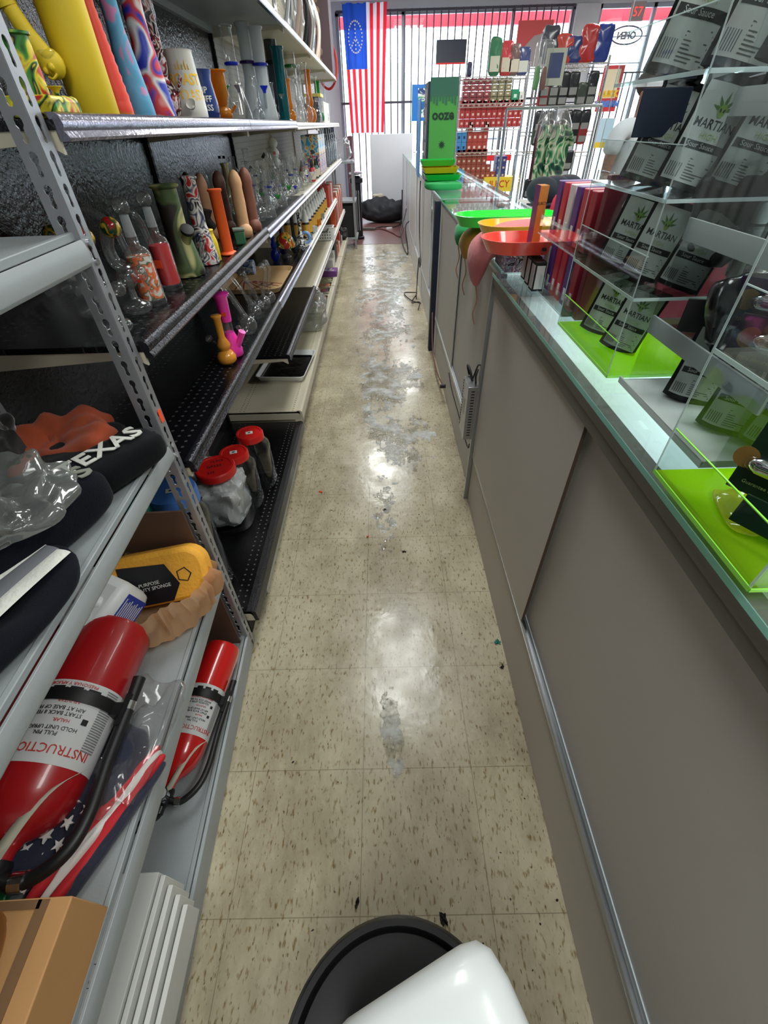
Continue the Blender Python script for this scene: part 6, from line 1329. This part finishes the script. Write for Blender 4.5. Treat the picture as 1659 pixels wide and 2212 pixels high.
# tie dye shirts
TD = swirl('tie dye green', [(20, 60, 60), (60, 130, 80), (216, 214, 190), (70, 160, 100), (20, 70, 60), (206, 204, 180)], 5, .8, distort=2.5)
for i, (px, m_, l, yy) in enumerate(((1150, mat('plum cloth', (120, 80, 90), .9), 'plum coloured shirt hanging leftmost beside the tie dye ones', 4.95), (1158, mat('slate blue cloth', (70, 80, 120), .9), 'slate blue shirt hanging beside the tie dye ones', 4.85), (1168, TD, 'green and cream tie dye shirt hanging in front', 4.75), (1192, TD, 'second green tie dye shirt hanging behind the first', 4.70))):
    p = at(px, 388, y=yy); ht = at(px+8, 238, y=yy).z-p.z
    t = thing('hanging_shirt', l, 'shirt', (p.x, yy, p.z)); w_ = .08 if i < 2 else .17
    g = G(); vs = []; nu, nv = 20, 16
    for sg_ in (1, -1):
        for j in range(nv+1):
            for k in range(nu+1): u = k/nu*2-1; v = j/nv; ww = w_/2*(1 if v < .75 else 1-.5*(v-.75)/.25); vs.append((u*ww, sg_*.025*(1-u*u)+.012*math.sin(u*9+v*3), v*ht*.8))
    N_ = (nu+1)*(nv+1); fs = []
    for q in (0, 1):
        for j in range(nv):
            for k in range(nu): a = q*N_+j*(nu+1)+k; f = (a, a+1, a+nu+2, a+nu+1); fs.append(f if q else f[::-1])
    part('cloth', G().add(vs, fs), m_, t, ang=80); part('sleeve', G().tube([(w_*.35, 0, ht*.74), (w_*.55, 0, ht*.60), (w_*.6, 0, ht*.5)], [.05, .05, .05], 10, flat=.4), m_, t)
    part('plastic_cover', G().shell([(w_*.5, ht*.62), (w_*.45, ht*.8), (w_*.2, ht*.98), (.02, ht)], 16), PLAS, t); part('hanger', G().tube([(-w_*.4, 0, ht*.78), (0, 0, ht*.88), (w_*.4, 0, ht*.78)], .005, 6, 2).tube([(0, 0, ht*.88), (0, 0, ht*.98), (.02, 0, ht*1.02), (.035, 0, ht*.99)], .003, 6, 4), CHROME, t)
solo('garment_rail', G().cyl((1.1, 5.0, at(1168, 236, y=4.8).z+.01), (1.75, 4.6, at(1168, 236, y=4.8).z+.01), .01).cyl((1.75, 4.6, .003), (1.75, 4.6, at(1168, 236, y=4.8).z+.01), .012).cyl((1.1, 5.0, .003), (1.1, 5.0, at(1168, 236, y=4.8).z+.01), .012), CHROME, 'chrome rail carrying the hanging shirts', 'garment rail')
# caps on the showcase end
for i, (px, py, l, s_) in enumerate(((1138, 437, 'dark cap with white ST lettering', 'ST'), (1160, 437, 'dark cap with round white mouth like patch and green leaf', None), (1182, 425, 'black cap behind the other two', None))):
    p = at(px, py, y=3.3+.12*i); p.z = ZT if i < 3 else p.z
    p = V((at(px, 437, z=ZT+.02).x, at(px, 437, z=ZT+.02).y, ZT)); t = thing('cap', l, 'cap', (.915+.085*i, 3.0+.05*i, .985), -.25)
    part('crown', G().pillow(.17, .17, .13, e=2.2), mat('navy cap', (24, 38, 46), .8), t); part('brim', G().prism([(.075*math.cos(a*PI/8), -.06-.075*math.sin(a*PI/8)) for a in range(9)], .01, .016), mat('grey brim', (84, 86, 92), .8) if i == 1 else MATS['navy cap'], t)
    if s_: txt('lettering', s_, .055, (0, -.088, .035), (1, 0, 0), (0, 0, 1), WHT2, t, bold=.001)
    if i == 1: part('patch', G().pillow(.06, .012, .04, Matrix.Translation((0, -.085, .03))), WHT2, t); part('leaf_emblem', G().prism(star(0, .09, .02, PI/2), .0, .004, Matrix.Translation((0, -.086, 0)) @ Matrix.Rotation(PI/2, 4, 'X')), GRNG, t)
solo('cap_stand', G().box(.86, 2.9, .0, 1.22, 3.3, .982), PAN2, 'pale side counter carrying the dark caps', 'counter', w=.004)
t = thing('red_cloth', 'red folded cloth beside the dark caps', 'cloth', (.98, 2.72, .985-.985+.5)); part('cloth', G().pillow(.12, .10, .52, amp=.03, fr=8, seed=5), mat('bright red cloth', (200, 40, 60), .8), t); t.location = (.955, 2.80, .003); t.scale = (1, 1, 2.0)

# ---- customer
def skin_obj(name, verts, edges, rad, m, parent, sub=2, root=0):
    me = bpy.data.meshes.new(name); me.from_pydata(verts, edges, []); me.materials.append(m)
    o = bpy.data.objects.new(name, me); COL.objects.link(o); o.parent = parent
    o.modifiers.new('skin', 'SKIN'); o.modifiers['skin'].use_smooth_shade = True
    if not me.skin_vertices: 
        bm = bmesh.new(); bm.from_mesh(me); bm.verts.layers.skin.verify(); bm.to_mesh(me); bm.free()
    for i, r in enumerate(rad): me.skin_vertices[0].data[i].radius = r if isinstance(r, tuple) else (r, r); me.skin_vertices[0].data[i].use_root = (i == root)
    s = o.modifiers.new('sub', 'SUBSURF'); s.levels = s.render_levels = sub
    return o
SKIN = mat('skin', (150, 104, 84), .55)
t = thing('person', 'person in a white t-shirt standing beyond the acrylic displays', 'person', (1.97, 4.35, .0), math.radians(200)); t.scale = (.92, .92, .92)
v = [(0, 0, .92), (0, 0, 1.10), (0, -.01, 1.28), (0, 0, 1.40), (0, .01, 1.47), (0, .02, 1.53), (0, .03, 1.60), (0, .02, 1.66)]
e = [(i, i+1) for i in range(7)]; r_ = [(.15, .10), (.14, .10), (.16, .11), (.10, .07), .052, (.062, .07), (.070, .085), (.055, .065)]
def chain(pts, rs, root):
    global v, e, r_
    k = len(v); v += pts; r_ += rs; e += [(root, k)]+[(k+i, k+i+1) for i in range(len(pts)-1)]; return k+len(pts)-1
for s_ in (-1, 1):
    hnd = chain([(s_*.18, 0, 1.37), (s_*.215, .0, 1.24), (s_*.235, .01, 1.10), (s_*.245, .05, .97), (s_*.25, .085, .86), (s_*.25, .10, .815)], [.055, .050, .040, .034, (.022, .028), (.016, .034)], 3)
    for k_, (dx, L_) in enumerate(((-.024, .068), (-.008, .078), (.008, .074), (.023, .058))): chain([(s_*.25+dx*.5, .115+dx*.3, .775), (s_*.25+dx*.6, .120+dx*.6, .775-L_*.5), (s_*.25+dx*.5-s_*.004, .113+dx*.6, .775-L_)], [.010, .009, .0075], hnd)
    chain([(s_*.235, .12, .83), (s_*.225, .14, .80), (s_*.222, .145, .775)], [.013, .010, .008], hnd-1)
    chain([(s_*.09, 0, .86), (s_*.10, .0, .66), (s_*.10, .0, .47), (s_*.10, -.01, .26), (s_*.10, -.02, .08), (s_*.11, .10, .035)], [.085, .078, .055, .050, .036, (.04, .025)], 0)
skin_obj('body', v, e, r_, SKIN, t)
skin_obj('t_shirt', [(0, 0, .90), (0, 0, 1.08), (0, -.01, 1.28), (0, 0, 1.41), (-.19, 0, 1.38), (-.235, .0, 1.22), (.19, 0, 1.38), (.235, .0, 1.22)], [(0, 1), (1, 2), (2, 3), (3, 4), (4, 5), (3, 6), (6, 7)], [(.175, .125), (.165, .12), (.18, .13), (.10, .08), .075, .072, .075, .072], mat('white t-shirt', (206, 208, 214), .9), t)
skin_obj('trousers', [(0, 0, .93), (-.09, 0, .84), (-.10, 0, .48), (-.10, -.015, .10), (.09, 0, .84), (.10, 0, .48), (.10, -.015, .10)], [(0, 1), (1, 2), (2, 3), (0, 4), (4, 5), (5, 6)], [(.16, .115), .10, .078, .065, .10, .078, .065], mat('dark jeans', (40, 46, 60), .9), t)
part('hair', G().pillow(.165, .20, .17, Matrix.Translation((0, .0, 1.575)), e=2.3, amp=.012, fr=30), mat('dark hair', (60, 44, 42), .8), t)
fc = G(); 
part('nose', G().pillow(.026, .034, .05, Matrix.Translation((0, .115, 1.565)), e=2.2), SKIN, t); part('mouth', G().pillow(.05, .012, .014, Matrix.Translation((0, .108, 1.535)), e=2.2), mat('lips', (140, 80, 74), .5), t)
for s_ in (-1, 1): part('eye', G().ball((s_*.030, .104, 1.60), .010), WHT, t); part('ear', G().pillow(.016, .03, .055, Matrix.Translation((s_*.078, .02, 1.56)), e=2.2), SKIN, t)
for s_ in (-1, 1): part('shoe', G().pillow(.10, .27, .09, Matrix.Translation((s_*.11, .05, .0)), e=2.8), mat('dark shoe', (30, 30, 34), .6), t)

# ================================================================ SOAPY WATER ON THE FLOOR
def puddle_mat():
    m = glass('soapy water', (250, 250, 248), .04, ior=1.6, edge=(220, 224, 228)); nt = m.node_tree; N = nt.nodes; L = nt.links
    tc = N.new('ShaderNodeNewGeometry'); vo = N.new('ShaderNodeTexVoronoi'); vo.inputs['Scale'].default_value = 70; L.new(tc.outputs['Position'], vo.inputs[0])
    no = N.new('ShaderNodeTexNoise'); no.inputs['Scale'].default_value = 34; no.inputs['Detail'].default_value = 4; L.new(tc.outputs['Position'], no.inputs[0])
    ad = N.new('ShaderNodeMath'); ad.operation = 'ADD'; L.new(vo.outputs[0], ad.inputs[0]); L.new(no.outputs[0], ad.inputs[1])
    bp = N.new('ShaderNodeBump'); bp.inputs['Strength'].default_value = 1; bp.inputs['Distance'].default_value = .02; L.new(ad.outputs[0], bp.inputs['Height'])
    for n in N:
        if n.type in ('BSDF_GLOSSY', 'LAYER_WEIGHT'): L.new(bp.outputs[0], n.inputs['Normal'])
    out = [n for n in N if n.type == 'OUTPUT_MATERIAL'][0]; src = out.inputs[0].links[0].from_socket
    n2 = N.new('ShaderNodeTexNoise'); n2.inputs['Scale'].default_value = 9; n2.inputs['Detail'].default_value = 6; L.new(tc.outputs['Position'], n2.inputs[0])
    rp = N.new('ShaderNodeValToRGB'); rp.color_ramp.elements[0].position = .44; rp.color_ramp.elements[1].position = .66; rp.color_ramp.elements[1].color = (.7, .7, .7, 1); L.new(n2.outputs[0], rp.inputs[0])
    df = N.new('ShaderNodeBsdfDiffuse'); df.inputs[0].default_value = (.82, .84, .84, 1); mx = N.new('ShaderNodeMixShader'); L.new(rp.outputs[0], mx.inputs[0]); L.new(src, mx.inputs[1]); L.new(df.outputs[0], mx.inputs[2]); L.new(mx.outputs[0], out.inputs[0])
    return m
PM = puddle_mat()
def puddle(lab, x0, x1, y0, y1, dx, dy, f, zmax=.004):
    nx, ny = int((x1-x0)/dx), int((y1-y0)/dy); g = G(); idx = {}
    def vid(i, j):
        if (i, j) not in idx:
            x, y = x0+i*dx, y0+j*dy; h = max(0, f(x, y)); idx[(i, j)] = len(g.v); g.v.append(V((x, y, .0012+min(zmax, h*.012)+.0012*noise.noise(V((x*60, y*60, 3))) if h > 0 else .0008)))
        return idx[(i, j)]
    for j in range(ny):
        for i in range(nx):
            if f(x0+(i+.5)*dx, y0+(j+.5)*dy) > 0: g.f.append([vid(i, j), vid(i+1, j), vid(i+1, j+1), vid(i, j+1)]); g.mi.append(0)
    o = solo('soapy_water', g, PM, lab, 'puddle', kind='stuff'); return o
def f1(x, y):
    c = .06+.05*math.sin(y*1.1); wd = .20+.10*min(1, max(0, (y-2)/3)); e = max(0, 1-abs(x-c)/wd)
    n = noise.noise(V((x*5, y*2.6, .3)))+.5*noise.noise(V((x*14, y*8, 1.2)))+.55*noise.noise(V((x*42, y*24, 2.2)))
    end = min(1, (y-1.75)/.5)*min(1, (7.3-y)/.4)
    return n+.62*e**.6-.36-.5*(1-end) if e > 0 else -1
puddle('long trail of soapy water spilled down the middle of the aisle floor', -.30, .37, 1.75, 7.3, .0075, .013, f1)
def f2(x, y): 
    n = noise.noise(V((x*24, y*20, 5)))+.5*noise.noise(V((x*60, y*60, 7)))
    return n*.8+.30-abs((x+.015)/.11)**1.5-abs((y-1.52)/.34)**2*.55-.18
puddle('thin foamy film of water beside the dark stain in mid aisle', -.28, .12, 1.10, 1.9, .005, .007, f2)
def f3(x, y): 
    u = (x-.0+.10*(y-.53)*.9)/.035; w = (y-.53)/.12; n = noise.noise(V((x*50, y*40, 9)))
    return .55-u*u*.7-w*w*.6+.5*n
puddle('small foamy drip of water alone on the floor in the foreground aisle', -.09, .08, .38, .70, .003, .004, f3, .003)

# ================================================================ what tells look-alikes apart, in words
ORD = 'first second third fourth fifth sixth seventh eighth ninth tenth eleventh twelfth thirteenth fourteenth fifteenth sixteenth seventeenth eighteenth nineteenth twentieth'.split()
def ordw(k, n, hi, lo):
    if n == 1: return ''
    if k == 0: return lo
    if k == n-1: return hi
    return ORD[k] if k < 20 else '%dth' % (k+1)
bpy.context.view_layer.update()
sets = {}
for o in bpy.data.objects:
    if o.parent is None and o.get('group') and o.get('label'): sets.setdefault((o['group'], o['label']), []).append(o)
for (gname, lab), os_ in sets.items():
    if len(os_) < 2: continue
    lv_ = sorted({round(o.location.z, 2) for o in os_}); lv_ = [z for i, z in enumerate(lv_) if i == 0 or z-lv_[i-1] > .025]
    rows = {}
    for o in os_: rows.setdefault(min(range(len(lv_)), key=lambda i: abs(lv_[i]-o.location.z)), []).append(o)
    for k, row in rows.items():
        w = ordw(k, len(lv_), 'top row', 'lowest row'); w = w if (not w or 'row' in w) else w+' row up'
        xs, ys = [o.location.x for o in row], [o.location.y for o in row]
        lanes = {0: row}
        if gname.startswith('white squeeze'):
            lanes = {}
            for o in row: lanes.setdefault(round(-(o.location.x+.52)/.065), []).append(o)
        for ln, rr in lanes.items():
            lw = ['front lane ', 'middle lane ', 'back lane '][ln] if len(lanes) > 1 else ''
            side = max(xs)-min(xs) > max(ys)-min(ys)
            rr.sort(key=lambda o: o.location.x if side else o.location.length)
            for i, o in enumerate(rr):
                if len(rr) == 1: q = ''
                elif side: q = ordw(i, len(rr), 'rightmost', 'leftmost'); q = q if 'most' in q else q+' from left'
                else: q = ordw(i, len(rr), 'farthest', 'nearest'); q = q if 'est' in q else q+' nearest'
                tail = ', '.join(x for x in (w, (lw+q).strip()) if x)
                base = lab.split(); room = 16-len(tail.split())
                if tail: o['label'] = ' '.join(base[:room]).rstrip(' ,')+', '+tail
